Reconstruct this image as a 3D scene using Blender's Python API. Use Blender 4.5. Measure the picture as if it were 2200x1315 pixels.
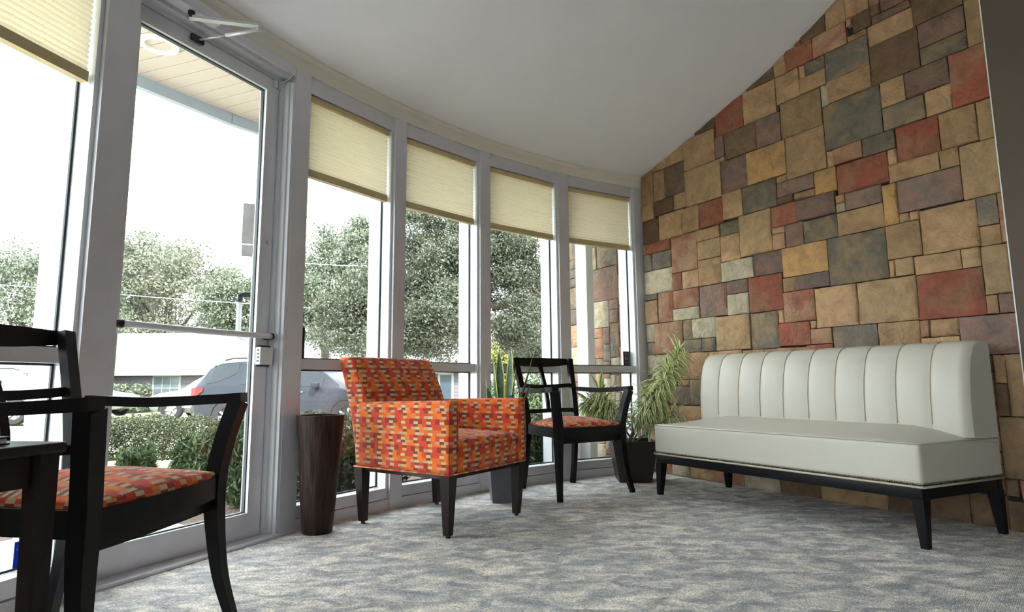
import bpy, bmesh, math, random
import numpy as np
from mathutils import Vector, Matrix, noise as mnoise

for o in list(bpy.data.objects):
    bpy.data.objects.remove(o)
SC = bpy.context.scene
COL = SC.collection
rnd = random.Random(7)
R2D = math.radians

# ------------------------------------------------------------------ camera
W, H = 2200, 1315
FPX, PITCH, ROLL, YAW, HC = 1283.92, 0.12932, -0.00831, 0.5604, 0.70
cp_, sp_, cr_, sr_ = math.cos(PITCH), math.sin(PITCH), math.cos(ROLL), math.sin(ROLL)
_r = Vector((1, 0, 0)); _f = Vector((0, cp_, sp_)); _u = Vector((0, -sp_, cp_))
CR = cr_ * _r + sr_ * _u
CU = -sr_ * _r + cr_ * _u
CF = _f
cam_d = bpy.data.cameras.new('camera')
cam = bpy.data.objects.new('camera', cam_d)
COL.objects.link(cam)
cam.matrix_world = Matrix(((CR.x, CU.x, -CF.x, 0), (CR.y, CU.y, -CF.y, 0), (CR.z, CU.z, -CF.z, HC), (0, 0, 0, 1)))
cam_d.sensor_fit = 'HORIZONTAL'
cam_d.sensor_width = 36
cam_d.lens = FPX / W * 36
cam_d.clip_start = 0.02
cam_d.clip_end = 300
SC.camera = cam

# ------------------------------------------------------------------ world and exposure
SKY = (0.90, 0.965, 1.0)
wd = bpy.data.worlds.new('overcast_sky')
SC.world = wd
wd.use_nodes = True
bg = wd.node_tree.nodes['Background']
bg.inputs[0].default_value = (*SKY, 1)
bg.inputs[1].default_value = 3.6
SC.view_settings.view_transform = 'Standard'
SC.view_settings.look = 'None'
SC.view_settings.gamma = 1
SC.view_settings.use_curve_mapping = False
SC.view_settings.exposure = 1.3
sun_d = bpy.data.lights.new('sun', 'SUN')          # hazy sun behind the building
sun_d.energy = 7.0
sun_d.angle = R2D(6)
sun_d.color = (1.0, 0.95, 0.86)
sun = bpy.data.objects.new('sun', sun_d)
COL.objects.link(sun)
sun.rotation_euler = Vector((0.35, -0.62, 0.72)).to_track_quat('Z', 'Y').to_euler()


# ------------------------------------------------------------------ geometry helpers
def ray(u, v):
    return CR * ((u - W / 2) / FPX) + CU * (-(v - H / 2) / FPX) + CF


def atz(u, v, z=0.0):
    d = ray(u, v)
    return Vector((0, 0, HC)) + d * ((z - HC) / d.z)


def aty(u, v, y):
    d = ray(u, v)
    return Vector((0, 0, HC)) + d * (y / d.y)


def atpl(u, v, p, n):
    d = ray(u, v); c = Vector((0, 0, HC))
    return c + d * ((p - c).dot(n) / d.dot(n))


WN = Vector((math.cos(YAW), math.sin(YAW), 0))      # into the stone wall
WD = Vector((-math.sin(YAW), math.cos(YAW), 0))     # along the stone wall, away from the camera
FC = Vector((3.092, 0.466, 0))                      # centre of the curved glass front
FR = 4.86                                           # its radius


def fp(a, r=FR, z=0.0):
    return Vector((FC.x + r * math.cos(R2D(a)), FC.y + r * math.sin(R2D(a)), z))


class MB:
    """collects shapes; build() links them as one mesh object"""

    def __init__(s):
        s.v = []; s.f = []; s.uv = None

    def add(s, vs, fs):
        b = len(s.v)
        s.v += [tuple(p) for p in vs]
        s.f += [tuple(i + b for i in f) for f in fs]
        return s

    def box(s, lo, hi, m=None):
        x0, y0, z0 = lo; x1, y1, z1 = hi
        vs = [Vector(p) for p in ((x0, y0, z0), (x1, y0, z0), (x1, y1, z0), (x0, y1, z0), (x0, y0, z1), (x1, y0, z1), (x1, y1, z1), (x0, y1, z1))]
        if m is not None:
            vs = [m @ p for p in vs]
        return s.add(vs, [(0, 3, 2, 1), (4, 5, 6, 7), (0, 1, 5, 4), (1, 2, 6, 5), (2, 3, 7, 6), (3, 0, 4, 7)])

    def taper(s, c0, s0, c1, s1):
        """square frustum from centre c0 (half sizes s0) to c1 (half sizes s1)"""
        vs = []
        for c, h in ((c0, s0), (c1, s1)):
            for sx, sy in ((-1, -1), (1, -1), (1, 1), (-1, 1)):
                vs.append((c[0] + sx * h[0], c[1] + sy * h[1], c[2]))
        return s.add(vs, [(0, 3, 2, 1), (4, 5, 6, 7), (0, 1, 5, 4), (1, 2, 6, 5), (2, 3, 7, 6), (3, 0, 4, 7)])

    def tube(s, pts, rad, n=8, caps=True):
        pts = [Vector(p) for p in pts]
        if not hasattr(rad, '__len__'):
            rad = [rad] * len(pts)
        b = len(s.v); ref = None
        for i, p in enumerate(pts):
            t = (pts[min(i + 1, len(pts) - 1)] - pts[max(i - 1, 0)]).normalized()
            if ref is None:
                ref = t.orthogonal().normalized()
            ref = (ref - t * ref.dot(t)).normalized()
            o = t.cross(ref)
            for k in range(n):
                a = 2 * math.pi * k / n
                s.v.append(tuple(p + (ref * math.cos(a) + o * math.sin(a)) * rad[i]))
        for i in range(len(pts) - 1):
            for k in range(n):
                k2 = (k + 1) % n
                s.f.append((b + i * n + k, b + i * n + k2, b + (i + 1) * n + k2, b + (i + 1) * n + k))
        if caps:
            s.f.append(tuple(b + k for k in range(n))[::-1])
            s.f.append(tuple(b + (len(pts) - 1) * n + k for k in range(n)))
        return s

    def sweep(s, pts, side, w, h):
        """rectangular section swept along pts; w = half size along side, h = half size across"""
        pts = [Vector(p) for p in pts]; side = Vector(side)
        if not hasattr(w, '__len__'): w = [w] * len(pts)
        if not hasattr(h, '__len__'): h = [h] * len(pts)
        b = len(s.v)
        for i, p in enumerate(pts):
            t = (pts[min(i + 1, len(pts) - 1)] - pts[max(i - 1, 0)]).normalized()
            sd = (side - t * side.dot(t)).normalized()
            n = t.cross(sd)
            for a, c in ((-1, -1), (1, -1), (1, 1), (-1, 1)):
                s.v.append(tuple(p + sd * a * w[i] + n * c * h[i]))
        for i in range(len(pts) - 1):
            for k in range(4):
                k2 = (k + 1) % 4
                s.f.append((b + i * 4 + k, b + i * 4 + k2, b + i * 4 + 4 + k2, b + i * 4 + 4 + k))
        e = b + (len(pts) - 1) * 4
        s.f.append((b + 3, b + 2, b + 1, b)); s.f.append((e, e + 1, e + 2, e + 3))
        return s

    def lathe(s, prof, n=32, c=(0, 0, 0), a0=0.0, a1=360.0):
        full = abs(a1 - a0 - 360) < 1e-6
        m = n if full else n + 1
        b = len(s.v)
        for r, z in prof:
            for k in range(m):
                a = R2D(a0 + (a1 - a0) * k / n)
                s.v.append((c[0] + r * math.cos(a), c[1] + r * math.sin(a), c[2] + z))
        for i in range(len(prof) - 1):
            for k in range(n):
                k2 = (k + 1) % m
                s.f.append((b + i * m + k, b + i * m + k2, b + (i + 1) * m + k2, b + (i + 1) * m + k))
        return s

    def prism(s, poly, z0, z1):
        n = len(poly)
        vs = [(p[0], p[1], z0) for p in poly] + [(p[0], p[1], z1) for p in poly]
        return s.add(vs, [tuple(range(n))[::-1], tuple(range(n, 2 * n))] + [(i, (i + 1) % n, n + (i + 1) % n, n + i) for i in range(n)])

    def rbox(s, lo, hi, r, n=6, fn=None):
        """box with rounded edges on a fine grid; fn(Vector)->Vector bends it"""
        lo = Vector(lo); hi = Vector(hi); c = (lo + hi) / 2; hs = (hi - lo) / 2
        r = min(r, min(hs) * 0.999)
        b = len(s.v); idx = {}

        def coord(k, ax):
            # grid lines: dense in the rounded rim
            t = k / n * 2 - 1
            inner = hs[ax] - r
            lines = [-1, -0.86, -0.5, 0.5, 0.86, 1]
            return t

        def axis(ax):
            inner = hs[ax] - r
            rim = [math.sin(math.pi / 2 * q) for q in (1, 0.66, 0.33)]
            m = max(1, n)
            ls = [-(inner + r * q) for q in (1.0, 0.72, 0.38)] + [inner * (2 * i / m - 1) for i in range(m + 1)] + [(inner + r * q) for q in (0.38, 0.72, 1.0)]
            return ls
        A = [axis(0), axis(1), axis(2)]

        def put(p):
            q = Vector([max(-(hs[i] - r), min(hs[i] - r, p[i])) for i in range(3)])
            d = p - q
            if d.length > 1e-9:
                # cube-shell to sphere-shell
                d = d.normalized() * r
            key = tuple(round(x, 6) for x in p)
            if key not in idx:
                out = c + q + d
                if fn: out = fn(out)
                idx[key] = len(s.v); s.v.append(tuple(out))
            return idx[key]
        for ax in range(3):
            a1, a2 = (ax + 1) % 3, (ax + 2) % 3
            for sg in (-1, 1):
                for i in range(len(A[a1]) - 1):
                    for j in range(len(A[a2]) - 1):
                        q = []
                        for ii, jj in ((i, j), (i + 1, j), (i + 1, j + 1), (i, j + 1)):
                            p = Vector((0, 0, 0)); p[ax] = sg * hs[ax]; p[a1] = A[a1][ii]; p[a2] = A[a2][jj]
                            q.append(put(p))
                        if len(set(q)) == 4:
                            s.f.append(tuple(q if sg > 0 else q[::-1]))
        return s

    def build(s, name, mat, parent=None, smooth=False, uv=False):
        me = bpy.data.meshes.new(name)
        me.from_pydata(s.v, [], s.f)
        if smooth is not False:
            me.polygons.foreach_set('use_smooth', [True] * len(me.polygons))
            if smooth is not True:
                me.set_sharp_from_angle(angle=R2D(smooth))
        if uv: box_uv(me)
        if mat is not None: me.materials.append(mat)
        me.update()
        o = bpy.data.objects.new(name, me)
        COL.objects.link(o)
        o.parent = parent
        return o


def box_uv(me):
    uvl = me.uv_layers.new(name='uv')
    for p in me.polygons:
        n = p.normal
        ax = max(range(3), key=lambda i: abs(n[i]))
        for li in p.loop_indices:
            c = me.vertices[me.loops[li].vertex_index].co
            uvl.data[li].uv = (c.y, c.z) if ax == 0 else ((c.x, c.z) if ax == 1 else (c.x, c.y))


def tag(o, label=None, cat=None, group=None, kind=None):
    if label: o['label'] = label
    if cat: o['category'] = cat
    if group: o['group'] = group
    if kind: o['kind'] = kind
    return o


def empty(name, loc=(0, 0, 0), rz=0.0, m=None):
    o = bpy.data.objects.new(name, None)
    COL.objects.link(o)
    o.empty_display_size = 0.1
    if m is not None: o.matrix_world = m
    else:
        o.location = loc; o.rotation_euler = (0, 0, rz)
    return o


def copy_tree(o, parent=None):
    c = o.copy(); COL.objects.link(c); c.parent = parent
    for ch in list(o.children): copy_tree(ch, c)
    return c


# ------------------------------------------------------------------ materials
def srgb(r, g, b):
    f = lambda c: (c / 255) / 12.92 if c / 255 <= 0.04045 else ((c / 255 + 0.055) / 1.055) ** 2.4
    return (f(r), f(g), f(b))


class NT:
    def __init__(s, name):
        s.m = bpy.data.materials.new(name); s.m.use_nodes = True
        s.t = s.m.node_tree; s.p = s.t.nodes['Principled BSDF']; s.out = s.t.nodes['Material Output']

    def n(s, typ, **kw):
        nd = s.t.nodes.new(typ)
        for k, v in kw.items():
            if k.startswith('_'): setattr(nd, k[1:], v)
        for k, v in kw.items():
            if not k.startswith('_'):
                key = k.replace('__', ' ')
                nd.inputs[int(key[1:]) if key[0] == 'i' and key[1:].isdigit() else key].default_value = v
        return nd

    def l(s, a, b):
        s.t.links.new(a, b)

    def math(s, op, a, b=None, c=None):
        nd = s.t.nodes.new('ShaderNodeMath'); nd.operation = op
        for i, x in enumerate((a, b, c)):
            if x is None: continue
            if isinstance(x, (int, float)): nd.inputs[i].default_value = x
            else: s.l(x, nd.inputs[i])
        return nd.outputs[0]

    def mix(s, fac, a, b, blend='MIX'):
        nd = s.t.nodes.new('ShaderNodeMix'); nd.data_type = 'RGBA'; nd.blend_type = blend
        for sock, x in ((nd.inputs['Factor'], fac), (nd.inputs['A'], a), (nd.inputs['B'], b)):
            if sock.type == 'RGBA' and isinstance(x, tuple): sock.default_value = (*x[:3], 1)
            elif isinstance(x, (int, float)): sock.default_value = x
            else: s.l(x, sock)
        # the RGBA sockets share names with the float ones
        return nd

    def mixc(s, fac, a, b, blend='MIX'):
        nd = s.t.nodes.new('ShaderNodeMix'); nd.data_type = 'RGBA'; nd.blend_type = blend
        for i, x in ((0, fac), (6, a), (7, b)):
            if isinstance(x, (tuple, list)): nd.inputs[i].default_value = (*x[:3], 1)
            elif isinstance(x, (int, float)): nd.inputs[i].default_value = x
            else: s.l(x, nd.inputs[i])
        return nd.outputs[2]

    def ramp(s, fac, stops, interp='LINEAR'):
        nd = s.t.nodes.new('ShaderNodeValToRGB'); cr = nd.color_ramp; cr.interpolation = interp
        while len(cr.elements) < len(stops): cr.elements.new(0.5)
        for e, (p, c) in zip(cr.elements, stops):
            e.position = p; e.color = (*c[:3], 1)
        s.l(fac, nd.inputs[0])
        return nd.outputs[0]

    def bump(s, h, strength=0.3, dist=0.01):
        b = s.n('ShaderNodeBump', Strength=strength, Distance=dist)
        s.l(h, b.inputs['Height']); s.l(b.outputs[0], s.p.inputs['Normal'])

    def noise(s, vec, scale, detail=4, rough=0.6, dist=0.0):
        nd = s.n('ShaderNodeTexNoise', Scale=scale, Detail=detail, Roughness=rough, Distortion=dist)
        if vec is not None: s.l(vec, nd.inputs['Vector'])
        return nd.outputs['Fac']

    def obj(s, scale=(1, 1, 1)):
        tc = s.n('ShaderNodeTexCoord'); mp = s.n('ShaderNodeMapping', Scale=scale)
        s.l(tc.outputs['Object'], mp.inputs['Vector'])
        return mp.outputs[0]


def plain(name, col, rough=0.5, metal=0.0, var=0.08, scale=20, bump=0.0, bd=0.002, coat=0.0, spec=0.5, stretch=(1, 1, 1)):
    t = NT(name)
    v = t.obj(stretch); f = t.noise(v, scale)
    c = t.ramp(f, [(0.3, tuple(x * (1 - var) for x in col)), (0.7, tuple(min(1, x * (1 + var)) for x in col))])
    t.l(c, t.p.inputs['Base Color'])
    t.p.inputs['Roughness'].default_value = rough; t.p.inputs['Metallic'].default_value = metal
    t.p.inputs['Coat Weight'].default_value = coat; t.p.inputs['Coat Roughness'].default_value = 0.1
    t.p.inputs['Specular IOR Level'].default_value = spec
    if bump: t.bump(f, bump, bd)
    return t.m


def mat_carpet():
    t = NT('carpet')
    v = t.obj((1.0, 1.0, 1.0)); vs = t.obj((1.1, 1.9, 1.0))
    n1 = t.noise(vs, 7.0, 6, 0.66, 0.6); n2 = t.noise(v, 2.3, 3, 0.6, 0.4); n3 = t.noise(vs, 15.0, 5, 0.7, 0.3)
    base = t.ramp(n1, [(0.36, srgb(150, 150, 153)), (0.46, srgb(178, 176, 174)), (0.54, srgb(208, 203, 196)), (0.64, srgb(238, 230, 216))])
    blue = t.ramp(n2, [(0.42, (0, 0, 0)), (0.62, (1, 1, 1))])
    c1 = t.mixc(t.math('MULTIPLY', blue, 0.22), base, srgb(146, 156, 164))
    br = t.ramp(n3, [(0.58, (0, 0, 0)), (0.66, (1, 1, 1))])
    c2 = t.mixc(t.math('MULTIPLY', br, 0.45), c1, srgb(176, 150, 124))
    # loop pile: rows of short slanted stitches, each its own yarn tone
    mp = t.n('ShaderNodeMapping', Rotation=(0, 0, 0.5), Scale=(150.0, 260.0, 1.0)); t.l(v, mp.inputs['Vector'])
    vo = t.n('ShaderNodeTexVoronoi', Scale=1.0, Randomness=0.55, _voronoi_dimensions='2D'); t.l(mp.outputs[0], vo.inputs['Vector'])
    sp = t.n('ShaderNodeSeparateXYZ'); t.l(vo.outputs['Color'], sp.inputs[0])
    rib = t.math('SUBTRACT', 1.0, vo.outputs['Distance'])
    shade = t.math('MULTIPLY_ADD', sp.outputs[0], 0.55, t.math('MULTIPLY_ADD', rib, 0.5, 0.40))
    c3 = t.mixc(1.0, c2, shade, 'MULTIPLY')
    t.l(c3, t.p.inputs['Base Color'])
    t.p.inputs['Roughness'].default_value = 0.95
    t.p.inputs['Specular IOR Level'].default_value = 0.1
    t.bump(rib, 0.6, 0.004)
    return t.m


def mat_fabric():
    t = NT('woven_fabric')
    uv = t.n('ShaderNodeUVMap'); sp = t.n('ShaderNodeSeparateXYZ'); t.l(uv.outputs[0], sp.inputs[0])
    # uneven bar edges
    wob = t.noise(uv.outputs[0], 90, 1)
    cu_f = t.math('ADD', t.math('DIVIDE', sp.outputs[0], 0.0275), 50.0)
    cv_f = t.math('ADD', t.math('DIVIDE', sp.outputs[1], 0.0128), 60.0)
    cv = t.math('FLOOR', cv_f)
    # groups of three rows step sideways by part of a bar, as in the weave
    shift = t.math('MULTIPLY', t.math('MODULO', t.math('FLOOR', t.math('DIVIDE', cv, 3.0)), 2.0), 0.40)
    cu = t.math('FLOOR', t.math('ADD', cu_f, shift))
    m3 = t.math('MODULO', cu, 3.0)
    is_col = t.math('LESS_THAN', m3, 0.5)
    par = t.math('MODULO', cv, 2.0)
    cmb = t.n('ShaderNodeCombineXYZ')
    t.l(t.math('MODULO', cu, 9.0), cmb.inputs[0]); t.l(t.math('MODULO', cv, 12.0), cmb.inputs[1])
    wn = t.n('ShaderNodeTexWhiteNoise', _noise_dimensions='2D'); t.l(cmb.outputs[0], wn.inputs[0])
    cmb2 = t.n('ShaderNodeCombineXYZ')
    t.l(t.math('MODULO', cu, 6.0), cmb2.inputs[0]); t.l(t.math('MODULO', t.math('FLOOR', t.math('DIVIDE', cv, 2.0)), 5.0), cmb2.inputs[1])
    wn2 = t.n('ShaderNodeTexWhiteNoise', _noise_dimensions='2D'); t.l(cmb2.outputs[0], wn2.inputs[0])
    blocks = t.ramp(wn2.outputs[0], [(0.0, srgb(212, 76, 42)), (0.25, srgb(238, 126, 52)), (0.48, srgb(220, 74, 54)), (0.68, srgb(234, 112, 46)), (0.88, srgb(160, 62, 46))], 'CONSTANT')
    acc = t.ramp(wn.outputs[0], [(0.0, (0, 0, 0)), (0.87, (1, 1, 1))], 'CONSTANT')
    blocks2 = t.mixc(acc, blocks, srgb(206, 160, 134))
    light = t.ramp(wn.outputs[0], [(0.0, srgb(218, 172, 112)), (0.5, srgb(216, 188, 148))], 'CONSTANT')
    dark = t.ramp(wn.outputs[0], [(0.0, srgb(140, 70, 44)), (0.55, srgb(206, 104, 48))], 'CONSTANT')
    colb = t.mixc(par, light, dark)
    c = t.mixc(is_col, blocks2, colb)
    fine = t.noise(uv.outputs[0], 700, 2)
    c = t.mixc(0.35, c, t.ramp(fine, [(0.3, (0.35, 0.35, 0.35)), (0.7, (1, 1, 1))]), 'MULTIPLY')
    t.l(c, t.p.inputs['Base Color'])
    t.p.inputs['Roughness'].default_value = 0.85
    t.p.inputs['Specular IOR Level'].default_value = 0.2
    t.p.inputs['Sheen Weight'].default_value = 0.15
    t.bump(fine, 0.25, 0.001)
    return t.m


def mat_stone(name, c, c2, amt=0.35):
    t = NT('stone_' + name)
    oi = t.n('ShaderNodeObjectInfo')
    off = t.n('ShaderNodeCombineXYZ')
    t.l(t.math('MULTIPLY', oi.outputs['Random'], 31.0), off.inputs[0]); t.l(t.math('MULTIPLY', oi.outputs['Random'], 17.0), off.inputs[2])
    tc = t.n('ShaderNodeTexCoord'); add = t.n('ShaderNodeVectorMath', _operation='ADD')
    t.l(tc.outputs['Object'], add.inputs[0]); t.l(off.outputs[0], add.inputs[1]); v = add.outputs[0]
    big = t.noise(v, 4.2, 3, 0.55, 0.9); mid = t.noise(v, 15, 6, 0.65, 0.5); fin = t.noise(v, 70, 4, 0.65)
    a = t.mixc(t.math('MULTIPLY', t.ramp(big, [(0.44, (0, 0, 0)), (0.64, (1, 1, 1))]), amt), c, c2)
    sh = t.ramp(mid, [(0.25, (0.62, 0.62, 0.62)), (0.5, (0.95, 0.95, 0.95)), (0.75, (1.22, 1.2, 1.15))])
    b = t.mixc(1.0, a, sh, 'MULTIPLY')
    br = t.math('MULTIPLY_ADD', oi.outputs['Random'], 0.34, 0.83)
    b = t.mixc(1.0, b, br, 'MULTIPLY')
    t.l(b, t.p.inputs['Base Color'])
    t.p.inputs['Roughness'].default_value = 0.85; t.p.inputs['Specular IOR Level'].default_value = 0.3
    # soft cleft ridges and fine grain
    rid = t.math('ABSOLUTE', t.math('SUBTRACT', t.noise(v, 6.5, 3, 0.5, 1.6), 0.5))
    ridge = t.math('MINIMUM', t.math('MULTIPLY', rid, 9.0), 1.0)
    h = t.math('ADD', t.math('MULTIPLY', mid, 0.9), t.math('ADD', t.math('MULTIPLY', fin, 0.25), t.math('MULTIPLY', ridge, 0.28)))
    t.bump(h, 0.75, 0.016)
    return t.m


def mat_glass():
    t = NT('clear_glass')
    tr = t.n('ShaderNodeBsdfTransparent'); tr.inputs[0].default_value = (0.97, 0.99, 0.987, 1)
    gl = t.n('ShaderNodeBsdfGlossy', Roughness=0.0)
    lw = t.n('ShaderNodeLayerWeight', Blend=0.5); ge = t.n('ShaderNodeNewGeometry')
    f = t.math('MULTIPLY_ADD', t.math('POWER', lw.outputs['Facing'], 5.0), 0.9, 0.04)      # Schlick
    f = t.math('MULTIPLY', f, t.math('SUBTRACT', 1.0, ge.outputs['Backfacing']))            # outer surface only, no false total reflection inside the pane
    mx = t.n('ShaderNodeMixShader'); t.l(f, mx.inputs[0]); t.l(tr.outputs[0], mx.inputs[1]); t.l(gl.outputs[0], mx.inputs[2])
    t.l(mx.outputs[0], t.out.inputs[0])
    return t.m


def mat_shade():
    t = NT('shade_fabric')
    f = t.noise(t.obj(), 260, 2)
    c = t.ramp(f, [(0.3, srgb(230, 224, 208)), (0.7, srgb(244, 239, 226))])
    df = t.n('ShaderNodeBsdfDiffuse'); tl = t.n('ShaderNodeBsdfTranslucent')
    t.l(c, df.inputs[0]); t.l(c, tl.inputs[0])
    mx = t.n('ShaderNodeMixShader'); mx.inputs[0].default_value = 0.68
    t.l(df.outputs[0], mx.inputs[1]); t.l(tl.outputs[0], mx.inputs[2]); t.l(mx.outputs[0], t.out.inputs[0])
    return t.m


def mat_film(name, col):
    t = NT(name)
    df = t.n('ShaderNodeBsdfDiffuse'); tl = t.n('ShaderNodeBsdfTranslucent')
    c = t.ramp(t.noise(t.obj(), 30), [(0.3, col), (0.7, tuple(x * 1.1 for x in col))])
    t.l(c, df.inputs[0]); t.l(c, tl.inputs[0])
    mx = t.n('ShaderNodeMixShader'); mx.inputs[0].default_value = 0.5
    t.l(df.outputs[0], mx.inputs[1]); t.l(tl.outputs[0], mx.inputs[2]); t.l(mx.outputs[0], t.out.inputs[0])
    return t.m


def mat_leaf(name, c1, c2, c3, trans=0.25, rough=0.5):
    t = NT(name)
    g = t.n('ShaderNodeNewGeometry')
    c = t.ramp(g.outputs['Random Per Island'], [(0.0, c1), (0.5, c2), (1.0, c3)])
    t.l(c, t.p.inputs['Base Color']); t.p.inputs['Roughness'].default_value = rough
    t.p.inputs['Specular IOR Level'].default_value = 0.4
    if trans:
        tl = t.n('ShaderNodeBsdfTranslucent'); t.l(c, tl.inputs[0])
        mx = t.n('ShaderNodeMixShader'); mx.inputs[0].default_value = trans
        t.l(t.p.outputs[0], mx.inputs[1]); t.l(tl.outputs[0], mx.inputs[2]); t.l(mx.outputs[0], t.out.inputs[0])
    return t.m


def mat_striped_leaf(name, mid, edge, w):
    """leaf with pale margins: uv.x runs across the blade"""
    t = NT(name)
    uv = t.n('ShaderNodeUVMap'); sp = t.n('ShaderNodeSeparateXYZ'); t.l(uv.outputs[0], sp.inputs[0])
    d = t.math('ABSOLUTE', t.math('SUBTRACT', sp.outputs[0], 0.5))
    f = t.math('GREATER_THAN', d, 0.5 - w)
    nz = t.noise(t.obj((1, 1, 1)), 45, 4, 0.6)
    m = t.mixc(t.ramp(nz, [(0.4, (0, 0, 0)), (0.6, (1, 1, 1))]), mid, tuple(min(1, x * 1.9 + 0.01) for x in mid))
    c = t.mixc(f, m, edge)
    t.l(c, t.p.inputs['Base Color']); t.p.inputs['Roughness'].default_value = 0.4
    return t.m


M = {}
M['carpet'] = mat_carpet()
M['fabric'] = mat_fabric()
M['glass'] = mat_glass()
M['shade'] = mat_shade()
M['alu'] = plain('satin_aluminium', srgb(214, 213, 220), 0.34, 0.3, 0.05, 6)
M['alu_light'] = plain('painted_aluminium', srgb(214, 216, 218), 0.35, 0.2, 0.04, 8)
M['gasket'] = plain('black_gasket', srgb(40, 48, 56), 0.5)
M['chrome'] = plain('brushed_steel', srgb(205, 205, 205), 0.22, 1.0, 0.05, 40)
M['black'] = plain('black_plastic', srgb(24, 24, 28), 0.35)
M['rail'] = plain('shade_rail', srgb(196, 178, 136), 0.5)
M['ceil'] = plain('ceiling_paint', srgb(234, 233, 236), 0.9, 0, 0.02, 3, 0.05, 0.001)
M['trim'] = plain('cream_trim_paint', srgb(224, 219, 207), 0.6, 0, 0.03, 8)
M['taupe'] = plain('taupe_paint', srgb(92, 80, 72), 0.8, 0, 0.03, 5)
M['taupe_light'] = plain('light_taupe_paint', srgb(176, 166, 156), 0.8, 0, 0.03, 5)
M['white'] = plain('white_paint', srgb(232, 232, 230), 0.5, 0, 0.03, 8)
M['mortar'] = plain('dark_mortar', srgb(46, 40, 32), 0.95, 0, 0.3, 60, 0.4, 0.004)
M['ebony'] = plain('ebony_wood', srgb(14, 14, 18), 0.33, 0, 0.35, 9, 0.0, 0.001, 0.0, 0.2, (8, 8, 1))
M['brown_wood'] = plain('dark_brown_wood', srgb(34, 25, 25), 0.45, 0, 0.3, 9, 0.0, 0.001, 0.0, 0.2, (8, 8, 1))
M['mahogany'] = plain('mahogany_leg', srgb(30, 17, 16), 0.34, 0, 0.35, 9, 0, 0.001, 0.12, 0.3, (8, 8, 1))
M['leather'] = plain('cream_leather', srgb(192, 187, 174), 0.42, 0, 0.015, 60, 0.12, 0.001)
M['piping'] = plain('cream_piping', srgb(186, 176, 156), 0.5)
M['nail'] = plain('pewter_nail', srgb(120, 112, 104), 0.25, 0.9)
M['urn'] = plain('grained_dark_wood', srgb(48, 34, 30), 0.5, 0, 0.9, 14, 0.9, 0.005, 0.0, 0.2, (4, 4, 0.28))
M['grey_pot'] = plain('grey_planter', srgb(94, 96, 104), 0.45)
M['black_pot'] = plain('black_brown_planter', srgb(32, 24, 24), 0.4)
M['soil'] = plain('potting_soil', srgb(52, 40, 32), 0.95, 0, 0.4, 50, 0.5, 0.01)
M['snake'] = mat_striped_leaf('snake_leaf', srgb(48, 76, 52), srgb(196, 198, 92), 0.15)
M['song'] = mat_striped_leaf('variegated_leaf', srgb(104, 130, 70), srgb(242, 242, 190), 0.29)
M['stem'] = plain('plant_stem', srgb(150, 140, 116), 0.7)
M['blue'] = mat_film('blue_sticker', srgb(46, 74, 150))
M['sky_tag'] = plain('blue_tag', srgb(70, 140, 214), 0.5)
M['print'] = mat_film('white_print', srgb(170, 178, 190))
M['concrete'] = plain('pale_concrete', srgb(214, 211, 206), 0.9, 0, 0.06, 30, 0.2, 0.002)
M['mulch'] = plain('bark_mulch', srgb(88, 69, 59), 0.95, 0, 0.6, 60, 0.8, 0.02)
M['lawn'] = plain('lawn_grass', srgb(110, 115, 76), 0.95, 0, 0.25, 3.0, 0.5, 0.02)
M['asphalt'] = plain('pale_drive', srgb(200, 196, 188), 0.9, 0, 0.06, 3)
M['soffit'] = plain('soffit_board', srgb(188, 176, 164), 0.7, 0, 0.03, 6)
M['fascia'] = plain('fascia_paint', srgb(158, 168, 180), 0.6, 0, 0.05, 10)
M['rusty'] = plain('weathered_sign', srgb(128, 126, 128), 0.7, 0.2, 0.2, 12)
M['siding'] = plain('house_siding', srgb(92, 89, 94), 0.8, 0, 0.04, 4)
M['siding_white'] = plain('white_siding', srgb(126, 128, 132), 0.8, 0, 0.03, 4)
M['roofing'] = plain('pale_shingles', srgb(96, 95, 98), 0.9, 0, 0.14, 8)
M['house_trim'] = plain('house_trim', srgb(140, 140, 142), 0.7)
M['house_pane'] = plain('house_pane', srgb(78, 88, 92), 0.15, 0, 0.15, 3)
M['house_door'] = plain('house_door', srgb(40, 52, 66), 0.5)
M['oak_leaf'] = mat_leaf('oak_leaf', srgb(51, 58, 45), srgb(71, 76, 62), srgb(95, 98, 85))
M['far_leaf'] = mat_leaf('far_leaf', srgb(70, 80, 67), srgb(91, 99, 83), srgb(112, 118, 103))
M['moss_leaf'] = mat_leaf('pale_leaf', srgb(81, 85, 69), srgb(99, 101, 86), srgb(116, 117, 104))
M['box_leaf'] = mat_leaf('boxwood_leaf', srgb(39, 46, 29), srgb(56, 64, 42), srgb(78, 81, 57))
M['podo_leaf'] = mat_leaf('narrow_shrub_leaf', srgb(43, 59, 34), srgb(64, 80, 49), srgb(93, 105, 72), 0.2)
M['yellow_leaf'] = mat_leaf('yellow_green_leaf', srgb(99, 102, 47), srgb(122, 125, 63), srgb(138, 138, 92))
M['bark'] = plain('oak_bark', srgb(62, 56, 52), 0.95, 0, 0.3, 9, 0.6, 0.02, 0, 0.3, (3, 3, 1))
M['wire'] = plain('power_wire', srgb(190, 205, 215), 0.5)
M['car_grey'] = plain('grey_car_paint', srgb(34, 38, 45), 0.35, 0.0, 0.02, 3, 0, 0, 0.0, 0.15)
M['car_silver'] = plain('silver_car_paint', srgb(84, 88, 94), 0.35, 0.0, 0.02, 3, 0, 0, 0.1, 0.3)
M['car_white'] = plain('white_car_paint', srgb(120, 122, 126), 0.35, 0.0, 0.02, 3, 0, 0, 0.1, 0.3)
M['car_glass'] = plain('car_glass', srgb(20, 26, 32), 0.12, 0, 0.05, 3, 0, 0, 0.0, 0.35)
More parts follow.
